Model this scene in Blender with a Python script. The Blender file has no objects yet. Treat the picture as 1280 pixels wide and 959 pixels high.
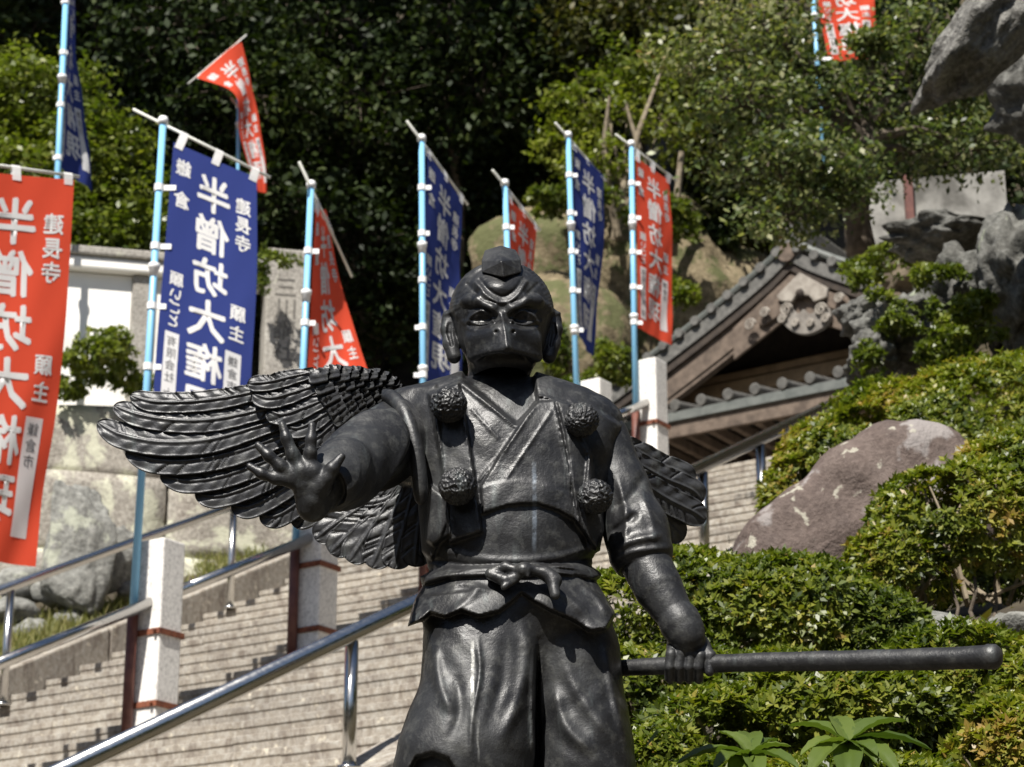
import bpy, bmesh, math, random, os
import numpy as np
from mathutils import Vector, Matrix, noise as mnoise
rng = np.random.default_rng(7); random.seed(7)
SC = bpy.context.scene; COL = SC.collection
PI = math.pi; R = math.radians
# ------------------------------------------------------------------ camera
F = 2887.0; PITCH = R(19.0); CAMZ = 1.6
CAM = np.array([0.0, 0.0, CAMZ])
cd = bpy.data.cameras.new('camera'); cam = bpy.data.objects.new('camera', cd); COL.objects.link(cam)
cam.location = (0, 0, CAMZ); cam.rotation_euler = (PI / 2 + PITCH, 0, 0)
cd.sensor_width = 36.0; cd.lens = 36.0 * F / 1280.0; cd.clip_start = 0.1; cd.clip_end = 2000
cd.dof.use_dof = True; cd.dof.focus_distance = 4.62
cd.dof.aperture_fstop = (cd.lens / 1000.0) / 0.0080
SC.camera = cam
# ------------------------------------------------------------------ sky, sun, exposure
AZ = R(33.7)                         # the stairs climb towards this bearing, clockwise from +Y
SUN_AZ, SUN_EL = R(33.7 + 180 - 12.0), R(50)
w = bpy.data.worlds.new('World'); SC.world = w; w.use_nodes = True
nt = w.node_tree; nt.nodes.clear()
sky = nt.nodes.new('ShaderNodeTexSky'); sky.sky_type = 'NISHITA'; sky.sun_disc = False
sky.sun_elevation = SUN_EL; sky.sun_rotation = SUN_AZ; sky.altitude = 100
bg = nt.nodes.new('ShaderNodeBackground'); bg.inputs['Strength'].default_value = 0.05
wo = nt.nodes.new('ShaderNodeOutputWorld')
nt.links.new(sky.outputs[0], bg.inputs[0]); nt.links.new(bg.outputs[0], wo.inputs[0])
sl = bpy.data.lights.new('sun', 'SUN'); sl.energy = 5.0; sl.angle = R(0.53); sl.color = (1.0, 0.955, 0.88)
sun = bpy.data.objects.new('sun', sl); COL.objects.link(sun)
tosun = Vector((math.sin(SUN_AZ) * math.cos(SUN_EL), math.cos(SUN_AZ) * math.cos(SUN_EL), math.sin(SUN_EL)))
sun.rotation_euler = tosun.to_track_quat('Z', 'Y').to_euler(); sun.location = (-6, -9, 16)
SC.view_settings.view_transform = 'Standard'; SC.view_settings.look = 'None'
SC.view_settings.exposure = 0.70; SC.view_settings.gamma = 1.0; SC.view_settings.use_curve_mapping = False
# ------------------------------------------------------------------ helpers
U = np.array([math.sin(AZ), math.cos(AZ), 0.0]); V = np.array([math.cos(AZ), -math.sin(AZ), 0.0])
CS = -2.428; KS = 0.4909             # the line of the step noses: z = CAMZ + CS + KS*u
U_TOP = 16.65; Z_LAND = CAMZ + CS + KS * U_TOP
def ray(px, py):
    cx = (px - 640.0) / F; cz = (479.5 - py) / F
    return np.array([cx, math.cos(PITCH) - cz * math.sin(PITCH), math.sin(PITCH) + cz * math.cos(PITCH)])
def PD(px, py, D): return CAM + ray(px, py) * D                     # by depth along the view axis
def PY(px, py, Y): r = ray(px, py); return CAM + r * (Y / r[1])     # on the vertical plane y = Y
def PU(px, py, u): r = ray(px, py); return CAM + r * (u / (r @ U))  # on the plane at u metres up the stairs' bearing
def PV(px, py, v): r = ray(px, py); return CAM + r * (v / (r @ V))
def uvz(u, v, z): return u * U + v * V + np.array([0, 0, z])
def zs(u): return np.clip(CAMZ + CS + KS * u, 0.0, Z_LAND)
def proj(x, y, z):
    z = z - CAMZ; d = y * math.cos(PITCH) + z * math.sin(PITCH); zc = -y * math.sin(PITCH) + z * math.cos(PITCH)
    return 640 + F * x / d, 479.5 - F * zc / d
# ---- materials
MATS = {}
def nd(nt, t, **kw):
    n = nt.nodes.new(t)
    for k, v in kw.items():
        if k in n.inputs: n.inputs[k].default_value = v
        else: setattr(n, k, v)
    return n
def ramp(nt, fac, stops):
    r = nt.nodes.new('ShaderNodeValToRGB'); e = r.color_ramp.elements
    while len(e) < len(stops): e.new(0.5)
    for el, (p, c) in zip(e, stops):
        el.position = p; el.color = (*c, 1) if len(c) == 3 else c
    nt.links.new(fac, r.inputs[0]); return r
def mix(nt, fac, a, b, mode='MIX'):
    m = nt.nodes.new('ShaderNodeMix'); m.data_type = 'RGBA'; m.blend_type = mode
    for s, x in ((m.inputs[0], fac), (m.inputs[6], a), (m.inputs[7], b)):
        if hasattr(x, 'links') or isinstance(x, bpy.types.NodeSocket): nt.links.new(x, s)
        elif isinstance(x, (int, float)): s.default_value = x
        else: s.default_value = (*x, 1)
    return m.outputs[2]
def base_mat(name):
    m = bpy.data.materials.new(name); m.use_nodes = True; n = m.node_tree
    return m, n, n.nodes['Principled BSDF'], n.nodes['Material Output']
def coords(n, scale=1.0, kind='Object'):
    t = n.nodes.new('ShaderNodeTexCoord')
    if kind == 'World': t = n.nodes.new('ShaderNodeNewGeometry'); return t.outputs['Position']
    return t.outputs[kind]
def noise_tex(n, vec, scale, detail=4, rough=0.6, dist=0.0):
    t = nd(n, 'ShaderNodeTexNoise'); t.inputs['Scale'].default_value = scale; t.inputs['Detail'].default_value = detail
    t.inputs['Roughness'].default_value = rough; t.inputs['Distortion'].default_value = dist
    n.links.new(vec, t.inputs['Vector']); return t.outputs['Fac']
def bump(n, p, h, strength=0.3, dist=0.01):
    b = nd(n, 'ShaderNodeBump'); b.inputs['Strength'].default_value = strength; b.inputs['Distance'].default_value = dist
    n.links.new(h, b.inputs['Height']); n.links.new(b.outputs[0], p.inputs['Normal'])
def simple(name, c1, c2=None, scale=8, rough=0.6, metal=0.0, b=0.0, bd=0.01, spec=0.5, lo=0.35, hi=0.65, detail=5):
    if name in MATS: return MATS[name]
    m, n, p, o = base_mat(name); p.inputs['Roughness'].default_value = rough; p.inputs['Metallic'].default_value = metal
    p.inputs['Specular IOR Level'].default_value = spec
    if c2 is None: p.inputs['Base Color'].default_value = (*c1, 1)
    else:
        v = coords(n, kind='World'); f = noise_tex(n, v, scale, detail)
        r = ramp(n, f, [(lo, c1), (hi, c2)]); n.links.new(r.outputs[0], p.inputs['Base Color'])
        if b: bump(n, p, f, b, bd)
    MATS[name] = m; return m
def stone_mat(name, dark, mid, light, lichen=None, lam=0.5, scale=3.0, sp=60.0, b=0.5, bd=0.02, rough=0.9, lscale=2.2):
    """weathered stone: broad tone change, speckle, patches of pale lichen"""
    m, n, p, o = base_mat(name); p.inputs['Roughness'].default_value = rough; p.inputs['Specular IOR Level'].default_value = 0.25
    v = coords(n, kind='World')
    f1 = noise_tex(n, v, scale, 6, 0.62, 0.4); f2 = noise_tex(n, v, sp, 3, 0.7); f3 = noise_tex(n, v, lscale, 7, 0.7, 0.3)
    r = ramp(n, f1, [(0.30, dark), (0.5, mid), (0.70, light)])
    c = mix(n, 0.55, r.outputs[0], ramp(n, f2, [(0.3, tuple(x * 0.45 for x in dark)), (0.5, mid), (0.72, tuple(min(1, x * 1.25) for x in light))]).outputs[0])
    if lichen:
        fl = ramp(n, f3, [(lam, (0, 0, 0)), (lam + 0.05, (1, 1, 1))])
        c = mix(n, fl.outputs[0], c, mix(n, f2, tuple(x * 0.7 for x in lichen), lichen))
    n.links.new(c, p.inputs['Base Color'])
    a = nd(n, 'ShaderNodeMath', operation='ADD'); n.links.new(f1, a.inputs[0])
    mm = nd(n, 'ShaderNodeMath', operation='MULTIPLY'); mm.inputs[1].default_value = 0.25; n.links.new(f2, mm.inputs[0]); n.links.new(mm.outputs[0], a.inputs[1])
    bump(n, p, a.outputs[0], b, bd); MATS[name] = m; return m
def leaf_mat(name, cols, rough=0.4, trans=0.35, spec=0.5):
    """each leaf carries its own 'tint' (0..1) that picks its colour"""
    m, n, p, o = base_mat(name)
    a = nd(n, 'ShaderNodeAttribute'); a.attribute_name = 'tint'
    k = len(cols); r = ramp(n, a.outputs['Fac'], [(i / max(1, k - 1), c) for i, c in enumerate(cols)])
    n.links.new(r.outputs[0], p.inputs['Base Color']); p.inputs['Roughness'].default_value = rough; p.inputs['Specular IOR Level'].default_value = spec
    t = nd(n, 'ShaderNodeBsdfTranslucent'); c2 = mix(n, 1.0, r.outputs[0], (1.3, 1.5, 0.5), 'MULTIPLY'); n.links.new(c2, t.inputs['Color'])
    ms = nd(n, 'ShaderNodeMixShader'); ms.inputs[0].default_value = trans
    n.links.new(p.outputs[0], ms.inputs[1]); n.links.new(t.outputs[0], ms.inputs[2]); n.links.new(ms.outputs[0], o.inputs[0])
    MATS[name] = m; return m
# ---- meshes and objects
def mesh_np(name, verts, faces, tint=None, smooth=False):
    verts = np.asarray(verts, dtype=np.float32).reshape(-1, 3); me = bpy.data.meshes.new(name)
    if isinstance(faces, np.ndarray):
        k = faces.shape[1]; nf = len(faces)
        me.vertices.add(len(verts)); me.vertices.foreach_set('co', verts.ravel())
        me.loops.add(nf * k); me.loops.foreach_set('vertex_index', faces.astype(np.int32).ravel())
        me.polygons.add(nf); me.polygons.foreach_set('loop_start', np.arange(0, nf * k, k, dtype=np.int32))
        me.polygons.foreach_set('loop_total', np.full(nf, k, dtype=np.int32))
        me.update(calc_edges=True)
    else:
        me.from_pydata([tuple(map(float, v)) for v in verts], [], [tuple(f) for f in faces]); me.update()
    if smooth: me.polygons.foreach_set('use_smooth', np.ones(len(me.polygons), dtype=bool))
    if tint is not None:
        at = me.attributes.new('tint', 'FLOAT', 'POINT'); at.data.foreach_set('value', np.asarray(tint, dtype=np.float32))
    return me
def tag(o, label=None, cat=None, group=None, kind=None):
    for k, v in (('label', label), ('category', cat), ('group', group), ('kind', kind)):
        if v: o[k] = v
    return o
WLOC = {}
def empty(name, loc, label=None, cat=None, group=None, kind=None, parent=None):
    o = bpy.data.objects.new(name, None); COL.objects.link(o); o.empty_display_size = 0.2
    loc = np.asarray(loc, float); WLOC[o.name] = loc
    if parent is not None: o.parent = parent; o.location = loc - WLOC[parent.name]
    else: o.location = loc
    return tag(o, label, cat, group, kind)
def obj(name, verts, faces, mat, parent=None, smooth=False, tint=None, bevel=0.0, label=None, cat=None, group=None, kind=None, origin=None):
    """one mesh object; verts in world coordinates, stored about the parent's (or its own) origin"""
    verts = np.asarray(verts, float).reshape(-1, 3)
    if origin is None: origin = WLOC[parent.name] if parent is not None else np.array([verts[:, 0].mean(), verts[:, 1].mean(), verts[:, 2].min()])
    me = mesh_np(name, verts - origin, faces, tint, smooth)
    if mat is not None: me.materials.append(mat)
    o = bpy.data.objects.new(name, me); COL.objects.link(o); WLOC[o.name] = np.asarray(origin, float)
    if parent is not None: o.parent = parent; o.location = np.asarray(origin) - WLOC[parent.name]
    else: o.location = origin
    if bevel:
        md = o.modifiers.new('bevel', 'BEVEL'); md.width = bevel; md.segments = 2; md.limit_method = 'ANGLE'
    return tag(o, label, cat, group, kind)
class MB:
    """collects simple shapes into one mesh"""
    def __init__(s): s.v = []; s.f = []; s.n = 0
    def add(s, v, f):
        v = np.asarray(v, float).reshape(-1, 3); s.v.append(v); s.f += [tuple(int(i) + s.n for i in q) for q in f]; s.n += len(v); return s
    def hexa(s, c8): return s.add(c8, [(0, 3, 2, 1), (4, 5, 6, 7), (0, 1, 5, 4), (1, 2, 6, 5), (2, 3, 7, 6), (3, 0, 4, 7)])
    def box(s, o, a, b, c):
        """corner o, edge vectors a, b, c"""
        o, a, b, c = (np.asarray(q, float) for q in (o, a, b, c))
        return s.hexa([o, o + a, o + a + b, o + b, o + c, o + a + c, o + a + b + c, o + b + c])
    def tube(s, pts, rad, n=12, cap=True):
        v, f = tube_arrays(pts, rad, n, cap); return s.add(v, f)
    def build(s, name, mat, parent=None, **kw): return obj(name, np.concatenate(s.v), s.f, mat, parent, **kw)
def tube_arrays(pts, rad, n=12, cap=True):
    pts = np.asarray(pts, float); k = len(pts); rad = np.full(k, rad, float) if np.isscalar(rad) else np.asarray(rad, float)
    tan = np.gradient(pts, axis=0); tan /= np.linalg.norm(tan, axis=1)[:, None] + 1e-12
    ref = np.array([0, 0, 1.0]) if abs(tan[0][2]) < 0.9 else np.array([1.0, 0, 0])
    a = np.cross(tan[0], ref); a /= np.linalg.norm(a); rings = []
    for i in range(k):
        a = a - tan[i] * (a @ tan[i]); a /= np.linalg.norm(a) + 1e-12; b = np.cross(tan[i], a)
        th = np.arange(n) * 2 * PI / n
        rings.append(pts[i] + rad[i] * (np.cos(th)[:, None] * a + np.sin(th)[:, None] * b))
    v = np.concatenate(rings); f = []
    for i in range(k - 1):
        for j in range(n):
            j2 = (j + 1) % n; f.append((i * n + j, i * n + j2, (i + 1) * n + j2, (i + 1) * n + j))
    if cap: f.append(tuple(range(n))[::-1]); f.append(tuple((k - 1) * n + j for j in range(n)))
    return v, f
def lathe(c, axis, prof, n=16):
    """prof: list of (distance along axis, radius)"""
    c = np.asarray(c, float); axis = np.asarray(axis, float); axis = axis / np.linalg.norm(axis)
    pts = [c + axis * d for d, r in prof]
    ref = np.array([0, 0, 1.0]) if abs(axis[2]) < 0.9 else np.array([1.0, 0, 0])
    a = np.cross(axis, ref); a /= np.linalg.norm(a); b = np.cross(axis, a); th = np.arange(n) * 2 * PI / n
    v = np.concatenate([p + r * (np.cos(th)[:, None] * a + np.sin(th)[:, None] * b) for p, (d, r) in zip(pts, prof)]); f = []
    for i in range(len(prof) - 1):
        for j in range(n): f.append((i * n + j, i * n + (j + 1) % n, (i + 1) * n + (j + 1) % n, (i + 1) * n + j))
    f.append(tuple(range(n))[::-1]); f.append(tuple((len(prof) - 1) * n + j for j in range(n))); return v, f
def fbm(p, scale=1.0, octv=4, seed=0.0):
    q = Vector((float(p[0]) * scale + seed * 13.7, float(p[1]) * scale - seed * 7.1, float(p[2]) * scale + seed * 3.3))
    return mnoise.fractal(q, 1.0, 2.0, octv)
def vnoise(P, scale, seed=0, octv=3):
    """cheap smooth pseudo-noise for big arrays (sum of rotated sines)"""
    r = np.random.default_rng(seed); out = np.zeros(len(P)); amp = 1.0
    for o in range(octv):
        for _ in range(4):
            d = r.normal(size=3); d *= scale * (2 ** o) * 2.2 / np.linalg.norm(d); out += amp * 0.35 * np.sin(P @ d + r.uniform(0, 6.28) + 1.3 * np.sin(P @ np.roll(d, 1) * 0.7 + r.uniform(0, 6.28)))
        amp *= 0.55
    return out
ICO = {}
def ico(sub):
    if sub not in ICO:
        b = bmesh.new(); bmesh.ops.create_icosphere(b, subdivisions=sub, radius=1.0)
        v = np.array([x.co[:] for x in b.verts]); f = np.array([[x.index for x in q.verts] for q in b.faces]); b.free(); ICO[sub] = (v, f)
    return ICO[sub]
def rock_arrays(c, rad, seed, sub=4, amp=0.22, freq=1.4, cuts=7, rot=None, cutd=(0.62, 0.9)):
    v, f = ico(sub); v = v.copy(); r = np.random.default_rng(seed)
    for _ in range(cuts):                                   # flat broken faces
        d = r.normal(size=3); d /= np.linalg.norm(d); h = r.uniform(*cutd); s = v @ d
        v = v - np.maximum(s - h, 0)[:, None] * d * 0.92
    n = np.array([fbm(p, freq, 5, seed) for p in v]); v = v * (1 + amp * n)[:, None]
    v = v * np.asarray(rad)
    if rot is not None: v = v @ np.array(Matrix.Rotation(rot[0], 3, rot[1])).T
    return v + np.asarray(c), f
# ================================================================== THE SETTING
m_soil = simple('forest_soil', (0.030, 0.023, 0.014), (0.065, 0.052, 0.030), 3, 0.95, b=0.6, bd=0.05)
m_step = None
def make_step_mat():
    m, n, p, o = base_mat('step_stone'); p.inputs['Roughness'].default_value = 0.9; p.inputs['Specular IOR Level'].default_value = 0.2
    v = coords(n, kind='World'); f1 = noise_tex(n, v, 1.6, 5, 0.6); f2 = noise_tex(n, v, 26, 5, 0.72); vm = nd(n, 'ShaderNodeVectorMath', operation='MULTIPLY'); vm.inputs[1].default_value = (1, 1, .30); n.links.new(v, vm.inputs[0]); f3 = noise_tex(n, vm.outputs[0], 11, 6, 0.72, 0.4)
    inf = nd(n, 'ShaderNodeObjectInfo')
    r = ramp(n, f1, [(0.3, (0.31, 0.293, 0.265)), (0.7, (0.44, 0.42, 0.38))])
    c = mix(n, ramp(n, f2, [(0.42, (0, 0, 0)), (0.62, (1, 1, 1))]).outputs[0], mix(n, 1.0, r.outputs[0], (0.72, 0.68, 0.64), 'MULTIPLY'), r.outputs[0])
    c = mix(n, ramp(n, f3, [(0.49, (0, 0, 0)), (0.64, (0.8, 0.8, 0.8))]).outputs[0], c, (0.15, 0.125, 0.105))
    c = mix(n, ramp(n, noise_tex(n, v, 12, 4, 0.8), [(0.60, (0, 0, 0)), (0.68, (0.8, 0.8, 0.8))]).outputs[0], c, (0.62, 0.57, 0.47))
    rr = ramp(n, inf.outputs['Random'], [(0, (0.90, 0.89, 0.88)), (1, (1.08, 1.06, 1.03))])
    c = mix(n, 1.0, c, rr.outputs[0], 'MULTIPLY'); n.links.new(c, p.inputs['Base Color'])
    bump(n, p, f2, 0.55, 0.012); return m
m_step = make_step_mat()
m_granite = stone_mat('granite', (0.50, 0.48, 0.46), (0.70, 0.68, 0.65), (0.80, 0.78, 0.74), scale=2.0, sp=48, b=0.25, bd=0.004, rough=0.75)
m_wallstone = stone_mat('wall_stone', (0.13, 0.105, 0.085), (0.28, 0.255, 0.22), (0.43, 0.40, 0.35), lichen=(0.60, 0.59, 0.46), lam=0.50, scale=2.6, sp=34, b=0.8, bd=0.035, lscale=1.7)
m_rock = stone_mat('grey_rock', (0.085, 0.082, 0.075), (0.19, 0.19, 0.175), (0.33, 0.325, 0.30), lichen=(0.42, 0.43, 0.35), lam=0.60, scale=1.8, sp=22, b=0.9, bd=0.05, lscale=1.5)
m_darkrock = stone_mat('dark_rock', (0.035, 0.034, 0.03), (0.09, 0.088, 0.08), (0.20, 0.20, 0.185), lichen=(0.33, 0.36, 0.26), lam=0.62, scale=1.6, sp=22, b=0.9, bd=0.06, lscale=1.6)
m_cliff = stone_mat('sandstone', (0.085, 0.068, 0.04), (0.175, 0.14, 0.085), (0.26, 0.215, 0.14), lichen=(.11, .115, .05), lam=.50, scale=1.3, sp=9, b=0.8, bd=0.12)
m_plaster = simple('white_plaster', (0.60, 0.58, 0.53), (0.82, 0.80, 0.76), 1.6, 0.85, lo=0.3, hi=0.5, b=0.1)
m_stainless = None
def steel():
    m, n, p, o = base_mat('stainless_steel'); p.inputs['Metallic'].default_value = 1.0; p.inputs['Base Color'].default_value = (0.62, 0.61, 0.59, 1)
    f = noise_tex(n, coords(n, kind='World'), 40, 3); r = ramp(n, f, [(0.3, (0.17,) * 3), (0.7, (0.27,) * 3)]); n.links.new(r.outputs[0], p.inputs['Roughness']); return m
m_stainless = steel()
m_rust = simple('rusty_iron', (0.10, 0.028, 0.015), (0.23, 0.075, 0.035), 22, 0.8, b=0.3)
m_redlead = simple('red_lead_paint', (0.085, 0.024, 0.018), (0.15, 0.055, 0.038), 15, 0.55, b=0.15)

# ---- the ground: one sheet out to the horizon; low in front, a climb beside the stairs, a landing, the wooded hill
WALL_R = PD(372, 480, 21.3); WALL_DIR = np.array([math.sin(R(77)), math.cos(R(77)), 0]); WALL_N = np.array([WALL_DIR[1], -WALL_DIR[0], 0])
def ground_z(x, y):
    x = np.asarray(x, float); y = np.asarray(y, float); u = x * U[0] + y * U[1]; v = x * V[0] + y * V[1]
    z = zs(u) - 0.30
    z = z + np.clip((-12.35 - v) / 0.35, 0, 1) * 0.45 + np.clip(-12.7 - v, 0, 3) * 0.22          # grassy bank left of the kerb
    z = z + np.clip((v + 6.2) / 0.4, 0, 1) * 0.35 * np.clip((u - 2.7) / 0.9, 0, 1) + (np.clip(v + 5.8, 0, 5) * 0.05 + 0.30 * np.clip((v + 5.8) / 2, 0, 1)) * np.clip((u - 2.7) / 0.9, 0, 1)                 # planted bank right
    behind = -((x - WALL_R[0]) * WALL_N[0] + (y - WALL_R[1]) * WALL_N[1])                         # > 0 behind the retaining wall
    terr = np.clip((behind - 0.55) / 0.1, 0, 1) * np.clip((-12.7 - v) / 0.1, 0, 1)
    z = z * (1 - terr) + terr * np.maximum(z, 7.75)
    hill = np.maximum(0, y - 27.5 + 0.12 * x) ; hill = np.where(hill < 60, hill * 1.05, 63 + (hill - 60) * 0.15)
    sm_ = lambda t: np.clip(t, 0, 1) ** 2 * (3 - 2 * np.clip(t, 0, 1))
    knoll = 1.35 * sm_((x - 1.7) / 1.3) * sm_((y - 11.4) / 1.6) * (1 - .6 * sm_((y - 17) / 6)) + 1.2 * sm_((x - 3.4) / 2) * sm_((y - 8.5) / 3) + 3.5 * sm_((x - 7) / 9) * sm_((y - 6) / 8)   # rocky knoll at right
    return z + hill + knoll
def axis(a, b, fine, lo, hi, grow=1.35):
    xs = list(np.arange(a, b + fine / 2, fine)); s = fine
    while xs[-1] < hi: s *= grow; xs.append(xs[-1] + s)
    s = fine
    while xs[0] > lo: s *= grow; xs.insert(0, xs[0] - s)
    return np.array(xs)
gx = axis(-12, 14, 0.22, -600, 600); gy = axis(-2, 34, 0.22, -600, 600)
GX, GY = np.meshgrid(gx, gy, indexing='ij'); gz = ground_z(GX, GY)
P_ = np.stack([GX.ravel(), GY.ravel(), np.zeros(GX.size)], 1)
gz = gz.ravel() + 0.06 * vnoise(P_, 0.9, 3) * (np.abs(GX.ravel()) < 20) * (GY.ravel() > 4)
uu_ = P_ @ U; vv_ = P_ @ V
on_st = (vv_ > -12.6) & (vv_ < -5.7) & (uu_ < 26); gz[on_st] = np.minimum(gz[on_st], (zs(uu_) - 0.22)[on_st])
nx_, ny_ = GX.shape; ii = (np.arange(nx_ - 1)[:, None] * ny_ + np.arange(ny_ - 1)[None, :]).ravel()
gf = np.stack([ii, ii + ny_, ii + ny_ + 1, ii + 1], 1)
obj('ground', np.stack([P_[:, 0], P_[:, 1], gz], 1), gf, m_soil, smooth=True, kind='structure', origin=(0, 0, 0))

# ---- stairs: every step is a row of stones
VL, VR = -12.05, -6.15
RISE = 0.165; RUN = RISE / KS
stairs = empty('stairs', uvz(9, -9.5, float(zs(9.0))), kind='structure')
n_top = int(round((U_TOP - 4.6) / RUN))
r_ = np.random.default_rng(5)
for i in range(n_top + 1):
    u0 = U_TOP - i * RUN; z1 = float(Z_LAND - i * RISE)
    if u0 < 4.8: break
    cuts = [VL]; x = VL + r_.uniform(0.9, 2.2)
    while x < VR - 0.45: cuts.append(x); x += r_.uniform(1.4, 2.3)
    cuts.append(VR)
    for a, b in zip(cuts[:-1], cuts[1:]):
        du = r_.uniform(-0.008, 0.008); dz = r_.uniform(-0.006, 0.004)
        mb = MB(); g = 0.0012; prof_ = [(0, 0), (0, -.040), (.008, -.045), (.010, -RISE - .05), (RUN + .09, -RISE - .05), (RUN + .09, 0)]   # nosing lip over a set-back riser
        vs_ = [uvz(u0 + du + q[0], w_, z1 + dz + q[1]) for w_ in (a + g, b - g) for q in prof_]; mb.add(vs_, [tuple(range(6)), tuple(range(11, 5, -1))] + [(j, j + 6, (j + 1) % 6 + 6, (j + 1) % 6) for j in range(6)])
        mb.build('step_stone', m_step, stairs, bevel=0.011)
# landing at the top
mb = MB(); mb.box(uvz(U_TOP + RUN + 0.1, -14.5, Z_LAND - 0.3), V * 12.0, U * 7.5, (0, 0, 0.296)); mb.build('landing', m_step, bevel=0.01, kind='structure')
# low kerbs that run up both edges of the stairs
for va, vb, h, lab in ((-12.33, -12.06, 0.20, 'low sloping stone kerb along the grass edge of the stairs'), (-6.14, -5.84, 0.26, 'low sloping stone kerb along the shrub side of the stairs')):
    t = empty('stair_kerb', uvz(6, va, float(zs(6.0))), lab, 'kerb')
    ua = 6.0
    while ua < U_TOP + 0.3:
        ub = min(ua + 2.2, U_TOP + 0.35); c8 = []
        for z_off in (-0.5, h):
            for uq, vq in ((ua + .004, va), (ua + .004, vb), (ub - .004, vb), (ub - .004, va)): c8.append(uvz(uq, vq, CAMZ + CS + KS * uq + z_off))
        mb = MB(); mb.hexa(c8); mb.build('kerb_stone', m_step, t, bevel=0.015); ua = ub

# ---- handrails
def handrail(v, h, u_a, u_b, posts, label, rad=0.038, foot=0.0, flange=True, name='handrail', segs=None):
    t = empty(name, uvz(u_a, v, float(zs(u_a))), label, 'handrail')
    for (sa, sb) in (segs or [(u_a, u_b)]):
        p = [uvz(q, v, CAMZ + CS + KS * q + h) for q in (sa, sb)]
        mb = MB(); mb.tube(p, rad, 20); mb.build('rail', m_stainless, t, smooth=True)
    for q in posts:
        top = uvz(q, v, CAMZ + CS + KS * q + h - rad * 0.9); bot = uvz(q, v, CAMZ + CS + KS * q - foot)
        mb = MB(); mb.tube([bot, top], 0.03, 16); po = mb.build('post', m_stainless, t, smooth=True)
        if flange:
            mb = MB(); v_, f_ = lathe(bot, (0, 0, 1), [(0, .055), (.012, .055), (.016, .035), (.03, .032)], 16); mb.add(v_, f_); mb.build('flange', m_stainless, po, smooth=True)
    return t
def u_at(px, v, h):     # where the line (v, height h over the noses) crosses picture column px
    a, b = 1.0, 40.0
    for _ in range(60):
        m = (a + b) / 2; q = uvz(m, v, CAMZ + CS + KS * m + h)
        if proj(*q)[0] < px: a = m
        else: b = m
    return a
VN, HN = -5.99, 0.85
handrail(VN, HN, 5.0, u_at(1055, VN, HN), [u_at(440, VN, HN), u_at(878, VN, HN), u_at(950, VN, HN), u_at(1006, VN, HN)],
         'thick stainless handrail that rises behind the winged statue to the shrubs', foot=-0.265)
VF, HF = -11.75, 0.86
handrail(VF, HF, 8.5, U_TOP - 0.1, [u_at(14, VF, HF), u_at(14, VF, HF) + 2.35], 'stainless handrail on two posts by the grass bank, farthest from the statue', rad=0.035, foot=-0.01)
VG, HG = -9.4, 0.745
gr_u = [u_at(px, VG, HG) for px in (-80, 200, 398, 556, 668, 745, 815)]
segs = []; e = [gr_u[0] - 2.6] + gr_u
for a, b in zip(e[:-1], e[1:]): segs.append((a + 0.06, b - 0.06))
handrail(VG, HG, gr_u[0] - 2.6, gr_u[-1], [], 'stainless handrail threaded through the row of granite posts on the stairs', segs=segs, rad=0.036)

# ---- granite posts with rusty iron straps that hold the flag poles
GW = 0.10
POLE_AT = []
post_words = ['out of view to the left', 'nearest the red banner at the left edge', 'just under the spread bronze wing', 'hidden behind the statue', 'behind the statue head', 'right of the statue neck, the lower one', 'highest one before the roof']
for i, u in enumerate(gr_u):
    c = uvz(u, VG, CAMZ + CS + KS * u)
    t = empty('granite_post', c + [0, 0, -0.2], 'square pale granite post on the stairs, ' + post_words[i], 'post', 'granite posts along the middle handrail')
    hgt = 1.10
    mb = MB(); A = c - U * GW - V * GW + [0, 0, -0.2]; mb.box(A, V * 2 * GW, U * 2 * GW, (0, 0, hgt + 0.2)); mb.build('shaft', m_granite, t, bevel=0.012)
    # socket pipe of the flag pole stands at the near left corner
    s = c - U * (GW + 0.045) - V * (GW - 0.02)
    for zz in (0.50, 0.06):
        mb = MB(); th = 0.012; hh = 0.035; w_ = GW + th
        for (ax, bx, L) in ((-U, V, 1), (V, U, 1), (U, V, 1), (-V, U, 1)):
            a0 = c + ax * (GW + 0.001) - bx * w_ + [0, 0, zz]; mb.box(a0, bx * 2 * w_, ax * th, (0, 0, hh))
        st = mb.build('iron_strap', m_rust, t)
        mb = MB(); mb.tube([c - U * (GW + .01) + V * (GW - .02) + [0, 0, zz + .017], c - U * (GW + .04) + V * (GW - .02) + [0, 0, zz + .017]], 0.011, 6); mb.build('bolt', m_rust, st)
    mb = MB(); mb.tube([s + [0, 0, -0.19], s + [0, 0, hgt * 0.60]], 0.034, 14); mb.build('pole_socket', m_redlead, t, smooth=True)
    POLE_AT.append(s)
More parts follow.
